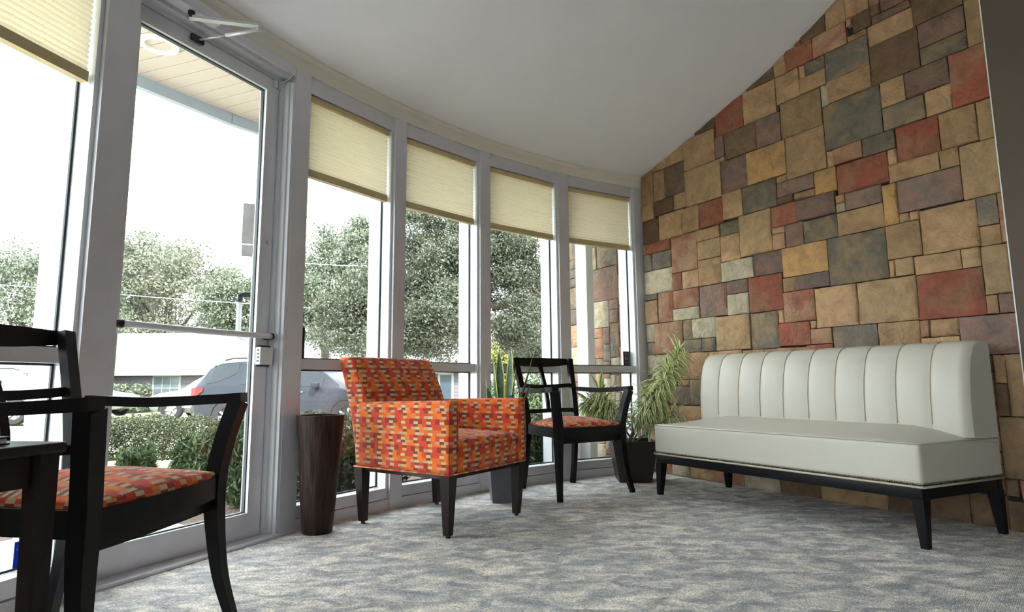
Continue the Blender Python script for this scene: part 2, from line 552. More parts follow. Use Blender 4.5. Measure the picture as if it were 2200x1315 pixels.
M['tyre'] = plain('tyre_rubber', srgb(20, 20, 21), 0.85)
M['rim'] = plain('alloy_rim', srgb(120, 120, 122), 0.4, 0.3)
M['taillight'] = plain('red_taillight', srgb(150, 14, 12), 0.3, 0, 0.1, 30, 0, 0, 0.1, 0.3)
M['lamp_white'] = plain('lamp_trim', srgb(240, 238, 228), 0.5)
STONE = {
    't': mat_stone('tan', srgb(176, 143, 108), srgb(146, 116, 88), .6),
    'o': mat_stone('olive_tan', srgb(158, 132, 101), srgb(176, 143, 106), .6),
    'y': mat_stone('yellow_tan', srgb(182, 142, 95), srgb(152, 123, 92), .6),
    'w': mat_stone('pale', srgb(178, 166, 142), srgb(160, 150, 132), .6),
    'r': mat_stone('red', srgb(152, 88, 70), srgb(146, 110, 86), 0.8),
    'm': mat_stone('rose_tan', srgb(168, 134, 106), srgb(150, 94, 78), 0.9),
    'p': mat_stone('mauve', srgb(134, 106, 94), srgb(116, 104, 96), 0.8),
    'g': mat_stone('grey', srgb(112, 104, 94), srgb(146, 124, 96), 0.9),
    'b': mat_stone('brown', srgb(120, 94, 74), srgb(104, 88, 74), 0.8),
}


# ------------------------------------------------------------------ room shell
PROF = [(0.0, 2.416), (0.28, 2.482), (0.784, 2.646), (1.26, 2.808), (1.55, 2.935), (1.72, 3.027), (2.2, 3.24), (2.8, 3.48), (3.4, 3.6), (4.86, 3.6)]


def ceil_z(x, y):
    dep = FR - math.hypot(x - FC.x, y - FC.y)
    if dep <= 0: return 2.416
    for (a, za), (b, zb) in zip(PROF, PROF[1:]):
        if dep <= b: return za + (zb - za) * (dep - a) / (b - a)
    return 3.6


A_END = 221.4          # glass front ends, solid wall goes on
A_BACK = 235.0
P_BACK0 = fp(A_BACK)
P_BACK1 = WN * 3.53 + WD * -4.0
A_CORNER = 113.5

# floor
arc = [fp(A_CORNER - 1 + (A_BACK - A_CORNER + 1) * i / 60, FR + 0.02) for i in range(61)]
poly = [(p.x, p.y) for p in arc] + [((WN * 3.56 + WD * -4).x, (WN * 3.56 + WD * -4).y), ((WN * 3.56 + WD * 3.56).x, (WN * 3.56 + WD * 3.56).y)]
o = MB().prism(poly[::-1], -0.12, 0.0).build('floor', M['carpet'])
tag(o, kind='structure')

# ceiling: slopes up from the curved glass front
bm = bmesh.new()
prof = [(FR + 0.25, 2.56), (FR + 0.25, 2.36)] + [(FR - d, z) for d, z in PROF[:-1]] + [(0.02, 3.6)]
NSEG = 120
rows = []
for r, z in prof:
    rows.append([bm.verts.new((FC.x + r * math.cos(2 * math.pi * k / NSEG), FC.y + r * math.sin(2 * math.pi * k / NSEG), z)) for k in range(NSEG)])
for a, b in zip(rows, rows[1:]):
    for k in range(NSEG):
        bm.faces.new((a[k], a[(k + 1) % NSEG], b[(k + 1) % NSEG], b[k]))
bmesh.ops.bisect_plane(bm, geom=bm.verts[:] + bm.edges[:] + bm.faces[:], plane_co=WN * 3.6, plane_no=WN, clear_outer=True)
bdir = (P_BACK1 - P_BACK0).normalized(); bn = Vector((bdir.y, -bdir.x, 0))
bmesh.ops.bisect_plane(bm, geom=bm.verts[:] + bm.edges[:] + bm.faces[:], plane_co=P_BACK0 + bn * 0.1, plane_no=bn, clear_outer=True)
me = bpy.data.meshes.new('ceiling'); bm.to_mesh(me); bm.free()
me.polygons.foreach_set('use_smooth', [True] * len(me.polygons))
me.materials.append(M['ceil'])
o = bpy.data.objects.new('ceiling', me); COL.objects.link(o); tag(o, kind='structure')

# crown trim between glass and ceiling
o = MB().lathe([(FR + 0.06, 2.331), (FR - 0.004, 2.331), (FR - 0.012, 2.345), (FR - 0.012, 2.395), (FR - 0.03, 2.412), (FR - 0.03, 2.43), (FR + 0.06, 2.43)], 96, (FC.x, FC.y, 0), A_CORNER - 1.2, A_BACK).build('trim_1', M['trim'], None, 40)
tag(o, kind='structure')

# solid curved wall beyond the glass, back wall, painted wall beside the stone
o = MB().lathe([(FR, -0.1), (FR, 2.42), (FR + 0.16, 2.42), (FR + 0.16, -0.1), (FR, -0.1)], 40, (FC.x, FC.y, 0), A_END, A_BACK).lathe([(FR, -0.1), (FR, 2.42), (FR + 0.16, 2.42), (FR + 0.16, -0.1), (FR, -0.1)], 26, (FC.x, FC.y, 0), 169.9, 194.7).build('wall_left', M['taupe_light'], None, 40)  # the second arc is unseen, put in to keep window reflections off dark wood
tag(o, kind='structure')
n_ = bn
o = MB().prism([(P_BACK0 - bdir * 0.3)[:2], (P_BACK1 + bdir * 0.3)[:2], (P_BACK1 + bdir * 0.3 + n_ * 0.14)[:2], (P_BACK0 - bdir * 0.3 + n_ * 0.14)[:2]], -0.1, 3.7).build('wall_back', M['ceil'])
tag(o, kind='structure')
D_EDGE = 1.105
q = [WN * 3.492 + WD * D_EDGE, WN * 3.492 + WD * -4.1, WN * 3.62 + WD * -4.1, WN * 3.62 + WD * D_EDGE]
wr = MB().prism([p[:2] for p in q], -0.1, 3.7).build('wall_front', M['taupe'])
tag(wr, kind='structure')
q = [WN * 3.4905 + WD * (D_EDGE - 0.001), WN * 3.4905 + WD * (D_EDGE + 0.004), WN * 3.545 + WD * (D_EDGE + 0.004), WN * 3.545 + WD * (D_EDGE - 0.001)]
o = MB().prism([p[:2] for p in q], 0.0, 3.3).build('lit_corner_bead', M['white'], wr)  # white strip puts window light caught by the wall edge into colour

# ------------------------------------------------------------------ stone wall
NF = 3.512                      # average stone face
wall = MB().prism([p[:2] for p in (WN * 3.546 + WD * D_EDGE, WN * 3.546 + WD * 3.6, WN * 3.66 + WD * 3.6, WN * 3.66 + WD * D_EDGE)][::-1], -0.1, 3.7).build('wall_right', M['mortar'])
tag(wall, kind='structure')
ORG = {'A': (1360, 0, 440 / 1315), 'B': (1760, 0, 440 / 1315), 'C': (1360, 400, 440 / 1315), 'D': (1760, 400, 440 / 1315),
       'E': (1180, 560, 1 / 2.435), 'G': (1380, 700, 1 / 2.63), 'F': (0, 0, 1)}
ST = '''A60,1150,120,1310t A122,1110,192,1285t A193,1080,325,1225b A122,1000,318,1030t A318,920,515,1015t A328,1105,558,1256o A350,700,512,822b A518,700,705,805r
A600,590,690,608b A520,890,582,995p A582,875,783,950b A558,1012,588,1035t A562,1040,722,1190p A692,480,890,498b A697,603,915,718t A785,795,962,885p A892,340,988,462t A907,505,1058,605t
A925,685,1210,800o A722,988,985,1110y A972,890,1232,1075t A987,325,1150,372r A960,240,1060,290m A1062,180,1228,185b A1057,438,1092,460t A1097,410,1223,445g A1062,500,1233,540t
A1197,565,1250,665w A1237,985,1282,1058t A918,1140,990,1150t A1157,1110,1293,1210y
F1743,83,1816,97m B28,345,312,408g B45,530,325,555t B22,695,408,850g B85,968,270,1003m B103,1072,442,1165r B270,910,472,942g B430,965,485,1045t B478,840,765,968r B387,548,552,632t B400,700,678,755g
B668,600,858,695t B755,745,1012,885t B995,662,1125,862o B822,370,1095,620r B542,483,832,530p B315,310,652,428b B642,318,945,300g B622,165,928,192p B922,25,1052,268o B300,178,612,168t B340,60,560,50b
B565,-100,910,32b B25,40,155,120t B155,-40,308,50m B168,145,205,160t B205,110,333,160b B310,-40,375,15m B375,-60,565,40b B890,945,1168,1235o B772,975,895,1045t B442,1065,775,1075t B508,1165,928,1280p
F1705.2,403.2,1750,415t F1796.2,420.5,1812,435y F1796.8,436,1812,455w F1814,419,1893,435p F1893,400,1931,476y D122,165,412,255t F1725.5,475.3,1800,505.5g C1045,95,1302,165p C890,140,1047,222r C897,268,965,295t C900,312,972,388m C968,250,1093,358p
F1596,403,1667,443g F1667,395,1750,415p C680,190,895,402o C578,62,705,182t C427,112,578,220r C318,160,425,268t C162,202,318,300t C60,232,162,345b C60,120,125,212t C127,98,252,160b C255,58,328,135t C238,332,408,520m C90,380,237,405r
C65,385,90,430t C122,435,240,520g C68,447,122,535g C75,550,252,668w C254,562,307,655r C308,550,415,645t C405,290,548,318t C550,240,678,288g C410,360,555,440o C555,325,687,452t C412,480,567,608t C570,490,768,575w C768,445,948,548p C950,403,1243,545y
D45,340,440,578g D420,262,648,442t D635,158,1022,378t D512,185,572,222t D575,165,628,212t D1002,78,1150,240g D1022,260,1165,355t D1138,52,1207,358m D1042,388,1250,688o D915,402,1042,505o D610,455,915,522t D492,468,612,565o D442,478,492,578t D250,618,640,855o D630,572,1075,818r
D1075,698,1143,812t D1145,690,1265,805p F1753,620,1845,695t D905,840,1297,1075p D715,858,905,958t D652,862,715,968m D660,975,910,1060t D385,885,655,1030t D88,905,382,1050g C1145,920,1282,1005m C942,885,1143,1012r C1140,870,1177,905t C967,685,1175,860m C965,590,1040,672t C1040,578,1245,638p
C737,590,962,780r C930,795,972,878t C607,615,737,680p C605,695,745,812w C425,645,605,820p C258,672,420,765m C158,692,260,868m C262,790,427,848w C80,702,155,728g C85,738,160,880t C138,882,320,1062m C92,890,138,998w C92,1005,138,1070g C320,870,372,980g C375,862,522,970w C322,988,437,1058g C440,980,527,1055g
C527,842,755,1040o C755,818,942,1030g C275,1075,483,1235t C92,1085,272,1200w C485,1062,700,1275t C700,1060,842,1275t C842,1045,1112,1200m C1112,1020,1290,1180r
E668,622,730,652t E735,622,828,755g E628,655,732,750p E598,655,628,750t E828,655,900,755p E540,760,635,850t E635,760,668,790t E635,792,668,850w E672,760,808,850t E808,760,900,850o
F1392,978,1442,1016m F1443,985,1480,1023w F1480,985,1538,1033t F1538,990,1596,1043m F1597,995,1672,1056w F1673,1000,1760,1073b F1761,1015,1901,1090o F1903,1030,2077,1120b F2079,1045,2200,1146b
G2005,165,2052,335b G2052,160,2170,512o G2005,338,2082,505b G2015,512,2170,860o G2040,868,2125,1000b G2125,870,2170,990m G2040,1002,2080,1070b'''
rects = []
for tok in ST.split():
    col = tok[-1]; ox, oy, sc = ORG[tok[0]]
    a = [float(x) for x in tok[1:-1].split(',')]
    P = [atpl(ox + a[i] * sc, oy + a[i + 1] * sc, WN * NF, WN) for i in (0, 2)]
    s1, z1 = P[0].dot(WD), P[0].z; s0, z0 = P[1].dot(WD), P[1].z
    if s1 - s0 > 0.015 and z1 - z0 > 0.015:
        rects.append([max(s0, D_EDGE + 0.004), s1, max(z0, 0.002), z1, col])
S_MAX = 3.545


def settle(rs, smin, smax, zmin, zmax):
    for it in range(6):
        for i in range(len(rs)):
            for j in range(i):
                a, b = rs[i], rs[j]
                ox = min(a[1], b[1]) - max(a[0], b[0]); oz = min(a[3], b[3]) - max(a[2], b[2])
                if ox > 1e-5 and oz > 1e-5:
                    k = 0 if ox < oz else 2
                    if a[k] + a[k + 1] > b[k] + b[k + 1]: lo, hi = b, a
                    else: lo, hi = a, b
                    m = (min(a[k + 1], b[k + 1]) + max(a[k], b[k])) / 2
                    lo[k + 1] = m; hi[k] = m
    rs = [r for r in rs if r[1] - r[0] > 0.02 and r[3] - r[2] > 0.02]
    for grow in (0.012, 0.03, 0.05):
        for i, a in enumerate(rs):
            for k, sg in ((0, -1), (1, 1), (2, -1), (3, 1)):
                o1 = 2 if k < 2 else 0
                lim = a[k] + sg * grow
                bound = (smin, smax, zmin, zmax)[k]
                hit = False
                if (sg > 0 and lim >= bound) or (sg < 0 and lim <= bound):
                    lim = bound; hit = True
                for j, b in enumerate(rs):
                    if i == j: continue
                    if min(a[o1 + 1], b[o1 + 1]) - max(a[o1], b[o1]) < 1e-4: continue
                    e = b[k ^ 1]
                    if sg > 0 and e >= a[k] - 1e-6 and e <= lim: lim = e; hit = True
                    if sg < 0 and e <= a[k] + 1e-6 and e >= lim: lim = e; hit = True
                if hit: a[k] = lim
    return rs


def raise_tops(rs, top):
    for i, a in enumerate(rs):
        lim = max(top(a[0]), top(a[1])) + .01
        if a[3] < lim and lim - a[3] < .16 and not any(j != i and b[2] >= a[3] - 1e-4 and b[2] < lim and min(a[1], b[1]) - max(a[0], b[0]) > .01 for j, b in enumerate(rs)):
            a[3] = lim
    return rs


def fill(rs, smin, smax, zmin, zmax, cols, step=0.02, mx=0.30, rng=None, keep=None):
    ns, nz = int((smax - smin) / step), int((zmax - zmin) / step)
    g = np.zeros((ns, nz), bool)
    for a in rs:
        i0, i1 = int(math.floor((a[0] - smin) / step + 0.3)), int(math.ceil((a[1] - smin) / step - 0.3))
        j0, j1 = int(math.floor((a[2] - zmin) / step + 0.3)), int(math.ceil((a[3] - zmin) / step - 0.3))
        g[max(0, i0):max(0, i1), max(0, j0):max(0, j1)] = True
    if keep:
        for i in range(ns):
            for j in range(nz):
                if not keep(smin + (i + .5) * step, zmin + (j + .5) * step): g[i, j] = True
    out = []
    for j in range(nz):
        for i in range(ns):
            if g[i, j]: continue
            tw = max(3, int(rng.uniform(0.09, mx) / step)); th = max(3, int(rng.uniform(0.07, mx * 0.75) / step))
            w = 1
            while i + w < ns and w < tw and not g[i + w, j]: w += 1
            h = 1
            while j + h < nz and h < th and not g[i:i + w, j + h].any(): h += 1
            g[i:i + w, j:j + h] = True
            if w * h >= 4 and w >= 2 and h >= 2:
                out.append([smin + i * step, smin + (i + w) * step, zmin + j * step, zmin + (j + h) * step, rng.choice(cols)])
    return rs + out


def wall_ceil(s):
    p = WN * NF + WD * s
    return ceil_z(p.x, p.y)


def stone_mesh(r, rng, face, back, top=None, gap=0.0026):
    s0, s1, z0, z1 = r[0] + gap, r[1] - gap, r[2] + gap, r[3] - gap
    if top:
        if top(s1) < z0 + 0.02:
            if top(s0) < z0 + 0.02: return None
            lo, hi = s0, s1
            for _ in range(20):
                m = (lo + hi) / 2
                if top(m) < z0 + 0.02: hi = m
                else: lo = m
            s1 = lo
        if s1 - s0 < 0.012: return None
    w, h = s1 - s0, z1 - z0
    nx = 2 + (w > 0.12) + (w > 0.24); nz = 2 + (h > 0.12) + (h > 0.22)
    mb = MB(); base = rng.uniform(-0.007, 0.006); tx = rng.uniform(-.006, .006); tz = rng.uniform(-.006, .006)
    pts = {}
    rim = min(0.010, w * 0.12, h * 0.12)
    us = [0, rim / w] + [i / nx for i in range(1, nx)] + [1 - rim / w, 1]
    vs = [0, rim / h] + [i / nz for i in range(1, nz)] + [1 - rim / h, 1]
    for i, u in enumerate(us):
        for j, v in enumerate(vs):
            s = s0 + w * u
            zt = min(z1, top(s) - 0.002) if top else z1
            z = z0 + max(zt - z0, 0.004) * v
            edge = i in (0, len(us) - 1) or j in (0, len(vs) - 1)
            if edge:
                f = face + base + 0.005
                s += rng.uniform(-.0018, .0018); z += rng.uniform(-.0018, .0018) if j else 0
            else:
                f = face + base + (u - .5) * tx + (v - .5) * tz + rng.uniform(-.0045, .0045)
            pts[i, j] = len(mb.v); mb.v.append(tuple(WN * f + WD * s + Vector((0, 0, z))))
    I, J = len(us), len(vs)
    for i in range(I - 1):
        for j in range(J - 1):
            mb.f.append((pts[i, j], pts[i, j + 1], pts[i + 1, j + 1], pts[i + 1, j]))
    ring = [(i, 0) for i in range(I)] + [(I - 1, j) for j in range(1, J)] + [(i, J - 1) for i in range(I - 2, -1, -1)] + [(0, j) for j in range(J - 2, 0, -1)]
    b = len(mb.v)
    for k in ring:
        p = Vector(mb.v[pts[k]]); p += WN * (back - p.dot(WN)); mb.v.append(tuple(p))
    for k in range(len(ring)):
        k2 = (k + 1) % len(ring)
        mb.f.append((pts[ring[k]], pts[ring[k2]], b + k2, b + k))
    return mb


rects = settle(rects, D_EDGE + 0.004, S_MAX, 0.0, 3.6)
rng = random.Random(11)
rects = fill(rects, D_EDGE + 0.004, S_MAX, 0.0, 3.3, 'ttotwgpbm', 0.02, 0.30, rng, keep=lambda s, z: z < wall_ceil(s))
rects = raise_tops(settle(rects, D_EDGE + 0.004, S_MAX, 0.0, 3.6), wall_ceil)
for r in rects:
    mb = stone_mesh(r, rng, NF, 3.548, wall_ceil)
    if mb: mb.build('stone', STONE[r[4]], wall, 50)

# the same wall goes on outside, beyond the glass
ow = MB().prism([p[:2] for p in (WN * 3.546 + WD * 3.6, WN * 3.546 + WD * 4.64, WN * 3.66 + WD * 4.64, WN * 3.66 + WD * 3.6)][::-1], -0.3, 2.6).build('wall_outside', M['mortar'])
tag(ow, kind='structure')
rng2 = random.Random(5)
orects = fill([], 3.72, 4.63, -0.1, 2.54, 'wwggpwgmp', 0.03, 0.42, rng2)  # same stone; paler, greyer mix puts bluish outdoor light into the colour
orects = settle(orects, 3.72, 4.63, -0.1, 2.54)
for r in orects:
    mb = stone_mesh(r, rng2, NF, 3.548, None)
    if mb: mb.build('stone', STONE[r[4]], ow, 50)


# ------------------------------------------------------------------ glass front
def facade_frame(aL, aR):
    p0, p1 = fp(aL), fp(aR); ex = (p1 - p0); L = ex.length; ex.normalize()
    ey = Vector((-ex.y, ex.x, 0))
    if ey.dot(p0 - FC) < 0: ey = -ey
    m = Matrix(((ex.x, ey.x, 0, p0.x), (ex.y, ey.y, 0, p0.y), (0, 0, 1, 0), (0, 0, 0, 1)))
    return m, L


def bx(name, lo, hi, mat, par):
    return MB().box(lo, hi).build(name, mat, par)


ZT = 2.331
WIN = [(148.64, 141.39), (140.36, 132.90), (131.84, 124.15), (123.01, 115.16)]       # between mullion edges
MUL = [(149.76, 148.64), (141.39, 140.36), (132.90, 131.84), (124.15, 123.01), (115.16, 113.2)]
LEFTWIN = [(168.9, 160.78)] + [(203.3 + 8.6 * i, 195.7 + 8.6 * i) for i in range(3)]  # entries after the first are unseen, guessed for the daylight they add
LEFTMUL = [(160.78, 159.33)] + [(169.9, 168.9), (195.7, 194.7), (204.3, 203.3), (212.9, 211.9), (221.5, 220.5)]


def window(k, aL, aR, shade_label, z_shade=1.795):
    m, L = facade_frame(aL, aR)
    w = empty('window_%d' % k, m=m); tag(w, kind='structure')
    bx('base_panel', (0, 0.002, 0), (L, 0.16, 0.056), M['alu_light'], w)
    bx('sill', (0, 0.014, 0.059), (L, 0.16, 0.112), M['alu'], w)
    bx('sill_cap', (0.016, 0.012, 0.1125), (L - 0.016, 0.084, 0.118), M['alu_light'], w)
    bx('head_frame', (0, 0.014, 2.245), (L, 0.16, ZT), M['alu'], w)
    for x0, x1 in ((0, 0.016), (L - 0.016, L)):
        bx('jamb', (x0, 0.016, 0.112), (x1, 0.20, 2.245), M['alu_light'], w)
    bx('middle_rail', (0.016, 0.03, 0.782), (L - 0.016, 0.15, 0.834), M['alu'], w)
    for z0, z1 in ((0.118, 0.782), (0.834, 2.245)):
        pn = bx('pane', (0.016, 0.094, z0), (L - 0.016, 0.100, z1), M['glass'], w)
        g = MB()
        for lo, hi in (((0.016, .086, z0), (0.024, .094, z1)), ((L - .024, .086, z0), (L - .016, .094, z1)), ((.024, .086, z0), (L - .024, .094, z0 + .008)), ((.024, .086, z1 - .008), (L - .024, .094, z1))):
            g.box(lo, hi)
        g.build('gasket', M['gasket'], pn)
    # little latch marks on the right jamb
    if k <= 3:
        MB().tube([(L - .0162, .05, 1.265), (L - .0185, .05, 1.265)], 0.010, 10).build('latch', M['alu'], w)
        MB().add([(L - .018, .044, 1.16), (L - .018, .062, 1.16), (L - .018, .053, 1.19), (L - .016, .044, 1.16), (L - .016, .062, 1.16), (L - .016, .053, 1.19)], [(0, 1, 2), (0, 3, 4, 1), (1, 4, 5, 2), (2, 5, 3, 0)]).build('latch', M['alu'], w)
    if shade_label:
        s = empty('cellular_shade', m=m)
        tag(s, shade_label, 'window shade', 'cellular shades on the curved glass front')
        x0, x1 = 0.017, L - 0.028
        bx('head_rail', (x0, 0.022, 2.212), (x1, 0.068, 2.240), M['rail'], s)
        n = 17; zt, zb = 2.212, z_shade + 0.04
        mb = MB(); ptsf = []; ptsb = []
        for i in range(2 * n + 1):
            z = zt + (zb - zt) * i / (2 * n)
            a = 0.011 if i % 2 else 0.0
            ptsf.append((0.042 - a, z)); ptsb.append((0.048 + a, z))
        for pts in (ptsf, ptsb):
            b = len(mb.v)
            for y, z in pts: mb.v += [(x0 + .002, y, z), (x1 - .002, y, z)]
            for i in range(len(pts) - 1):
                mb.f.append((b + 2 * i, b + 2 * i + 1, b + 2 * i + 3, b + 2 * i + 2))
        mb.build('pleated_fabric', M['shade'], s)
        bx('bottom_rail', (x0, 0.030, z_shade), (x1, 0.062, z_shade + 0.04), M['rail'], s)
    return w, m, L


SH = ['cream pleated shade at the top of the window beside the glass door', 'cream pleated shade over the window behind the orange armchair',
      'cream pleated shade on the window above the snake plant', 'cream pleated shade next to the stone wall']
for k, (a, b) in enumerate(WIN): window(k + 1, a, b, SH[k])
w5, m5, L5 = window(5, *LEFTWIN[0], 'cream pleated shade at the far left edge, left of the glass door', 1.80)
for k, (a, b) in enumerate(LEFTWIN[1:]): window(6 + k, a, b, None)
for k, (a, b) in enumerate(MUL + LEFTMUL):
    m, L = facade_frame(a, b)
    e = MB().box((0, -0.004, 0), (L, 0.064 if a == 160.78 else 0.17, ZT)).build('trim_%d' % (k + 2), M['alu'])
    e.matrix_world = m; tag(e, kind='structure')

# decals on the glass
def text_mesh(name, body, size, mat, parent, mtx, depth=0.0004):
    cu = bpy.data.curves.new(name, 'FONT'); cu.body = body; cu.size = size; cu.extrude = depth; cu.align_x = 'CENTER'; cu.align_y = 'CENTER'
    ob = bpy.data.objects.new(name, cu); COL.objects.link(ob)
    dg = bpy.context.evaluated_depsgraph_get()
    me = bpy.data.meshes.new_from_object(ob.evaluated_get(dg)); me.name = name
    bpy.data.objects.remove(ob)
    me.materials.clear(); me.materials.append(mat)
    o = bpy.data.objects.new(name, me); COL.objects.link(o); o.parent = parent; o.matrix_basis = mtx
    return o


def decal(a, b, x0, x1, z0, z1, mat, label, name, lines):
    m, L = facade_frame(a, b)
    d = empty(name, m=m); tag(d, label, 'sticker')
    if x0 < 0: x0, x1 = L + x0, L + x1
    bx('backing', (x0, 0.0915, z0), (x1, 0.0935, z1), mat, d)
    for body, size, fx, fz in lines:
        # printed for readers outside: mirrored from in here
        mt = Matrix(((-1, 0, 0, x0 + (x1 - x0) * fx), (0, 0, 1, 0.0912), (0, 1, 0, z0 + (z1 - z0) * fz), (0, 0, 0, 1)))
        text_mesh('lettering', body, size, M['print'], d, mt)
    return d


decal(*WIN[0], 0.022, 0.085, 0.842, 1.0, M['black'], 'small black notice stuck on the window beside the door', 'window_notice', [('IC', 0.03, .4, .74), ('3R', 0.03, .42, .48), ('IIIIII', 0.017, .5, .22)])
decal(*WIN[3], -0.085, -0.026, 0.842, 0.955, M['black'], 'small black notice stuck on the window nearest the stone wall', 'window_notice', [('T', 0.026, .5, .76), ('ER', 0.028, .5, .48), ('IIIIII', 0.014, .5, .2)])
decal(*LEFTWIN[0], -0.086, -0.0265, 0.124, 0.206, M['blue'], 'blue sticker low on the leftmost window', 'window_sticker', [('URM', 0.0125, .72, .86), ('RATION', 0.0125, .5, .70), ('IIIII III IIII', 0.006, .55, .57), ('IIII IIIIII', 0.005, .6, .48)])

# ------------------------------------------------------------------ glass door
md, LD = facade_frame(159.33, 149.76)
dr = empty('door_1', m=md); tag(dr, kind='structure')
bx('jamb', (-.085, 0.067, 0), (-.024, 0.16, 2.25), M['alu'], dr)
for x0, x1, y0, y1 in ((LD - 0.016, LD, 0.0, 0.16), (LD - 0.026, LD - 0.0165, 0.022, 0.16), (LD - 0.042, LD - 0.0265, 0.052, 0.16)):
    bx('jamb', (x0, y0, 0), (x1, y1, 2.25), M['alu'] if y0 != 0.022 else M['alu_light'], dr)
bx('head_frame', (0, 0.0, 2.288), (LD, 0.16, ZT), M['alu'], dr)
bx('head_frame', (0, 0.022, 2.268), (LD, 0.16, 2.288), M['alu_light'], dr)
bx('head_frame', (-.02, 0.066, 2.250), (LD - .0, 0.16, 2.268), M['alu'], dr)
X0, X1, YL = -0.020, 0.766, 0.07
ZTOP, ZG0, ZG1 = 2.245, 0.112, 2.186
bx('stile', (X0, YL, 0.014), (X0 + .058, YL + .044, ZTOP), M['alu'], dr)
bx('stile', (X1 - .068, YL, 0.014), (X1, YL + .044, ZTOP), M['alu'], dr)
bx('top_rail', (X0 + .058, YL, ZG1), (X1 - .068, YL + .044, ZTOP), M['alu'], dr)
bx('bottom_rail', (X0 + .058, YL, 0.014), (X1 - .068, YL + .044, ZG0), M['alu'], dr)
g = MB(); GX0, GX1 = X0 + .058, X1 - .068
for lo, hi in (((GX0, YL - .005, ZG0), (GX0 + .011, YL + .04, ZG1)), ((GX1 - .011, YL - .005, ZG0), (GX1, YL + .04, ZG1)), ((GX0 + .011, YL - .005, ZG1 - .011), (GX1 - .011, YL + .04, ZG1)), ((GX0 + .011, YL - .005, ZG0), (GX1 - .011, YL + .04, ZG0 + .011))):
    g.box(lo, hi)
g.build('glazing_bead', M['alu_light'], dr)
g = MB(); a_, b_ = GX0 + .011, GX1 - .011
for lo, hi in (((a_, YL + .012, ZG0 + .011), (a_ + .005, YL + .03, ZG1 - .011)), ((b_ - .005, YL + .012, ZG0 + .011), (b_, YL + .03, ZG1 - .011)), ((a_ + .005, YL + .012, ZG1 - .016), (b_ - .005, YL + .03, ZG1 - .011)), ((a_ + .005, YL + .012, ZG0 + .011), (b_ - .005, YL + .03, ZG0 + .016))):
    g.box(lo, hi)
g.build('gasket', M['gasket'], dr)
bx('pane', (a_, YL + .018, ZG0 + .011), (b_, YL + .024, ZG1 - .011), M['glass'], dr)
# push bar
zb = 0.93
bar = MB().tube([(0.03, .012, zb + .004), (0.07, -.004, zb + .003), (0.2, -.012, zb), (0.55, -.012, zb), (0.728, .008, zb + .004)], 0.0135, 12).build('push_bar', M['alu_light'], dr, True)
MB().tube([(0.004, .064, zb + .004), (0.006, .02, zb + .004), (0.034, .010, zb + .004)], 0.0165, 12).build('end_cap', M['black'], bar, True)
MB().tube([(0.722, .007, zb + .004), (0.742, .016, zb + .004), (0.744, .066, zb + .004)], 0.0155, 12).build('end_cap', M['black'], bar, True)
# outside pull handle
xp = X1 - 0.078
pull = MB().tube([(xp, .185, .945), (xp, .185, 1.13)], 0.012, 12).build('pull_handle', M['alu_light'], dr, True)
MB().tube([(xp + .05, .115, 1.145), (xp + .05, .155, 1.145), (xp + .02, .180, 1.145), (xp, .185, 1.135), (xp, .185, 1.105)], 0.0135, 10).build('bracket', M['black'], pull, True)
MB().tube([(xp + .05, .115, .925), (xp + .05, .155, .925), (xp + .02, .180, .925), (xp, .185, .935), (xp, .185, .955)], 0.0135, 10).build('bracket', M['alu'], pull, True)
lk = MB().rbox((X1 - .076, .032, .799), (X1 + .002, .068, .883), .004, 1).build('lock_case', M['alu_light'], dr, 40)
bx('lock_strike', (X1 - .062, .052, .883), (X1 - .002, .069, .891), M['gasket'], lk)
bx('lock_strike', (X1 - .062, .052, .791), (X1 - .002, .069, .799), M['gasket'], lk)
for i in range(4): bx('key', (X1 - .0766, .038, .812 + i * .017), (X1 - .0756, .054, .822 + i * .017), M['gasket'], lk)
MB().tube([(X1 - .03, YL + .001, 1.40), (X1 - .03, YL - .008, 1.40)], .012, 14).build('lock_cylinder', M['chrome'], dr, 40)
# closer
cl = MB().rbox((0.02, -.062, 2.268), (0.315, -.002, 2.322), .006, 2).build('door_closer', M['alu'], dr, 40)
MB().tube([(0.19, -.036, 2.268), (0.19, -.036, 2.236)], .014, 12).build('pivot', M['black'], cl, 40)
EL = Vector((0.372, -.228, 2.252))
MB().sweep([(0.185, -.03, 2.240), EL], (0, 0, 1), .0055, .013).build('closer_arm', M['alu_light'], cl)
MB().tube([EL + Vector((0, 0, .016)), EL + Vector((0, 0, -.022))], .010, 12).build('elbow', M['chrome'], cl, 40)
sh = Vector((0.30, 0.056, 2.226))
mid = EL.lerp(sh, .55) + Vector((0, 0, -.008))
MB().tube([EL + Vector((0, 0, -.016)), mid], .008, 10).build('closer_arm', M['alu_light'], cl, True)
MB().tube([mid, sh], .0048, 10).build('closer_arm', M['alu'], cl, True)
MB().rbox((0.262, .054, 2.212), (0.325, .069, 2.240), .004, 1).build('shoe', M['black'], cl, 40)
# alarm contact and its lead
bx('alarm_contact', (X1 - .036, .058, 2.205), (X1 - .018, .0695, 2.243), M['alu_light'], dr)
bx('alarm_contact', (X1 - .012, .058, 2.205), (X1 + .002, .0695, 2.243), M['alu_light'], dr)
MB().tube([(X1 - .004, .060, 2.244), (X1 + .008, .045, 2.249), (X1 + .016, .02, 2.262), (X1 + .022, -.004, 2.29), (X1 + .024, -.006, 2.33)], .0022, 6).build('alarm_lead', M['white'], dr, True)
bx('threshold', (-.02, -.02, 0.0), (LD, 0.13, 0.012), M['alu'], dr)

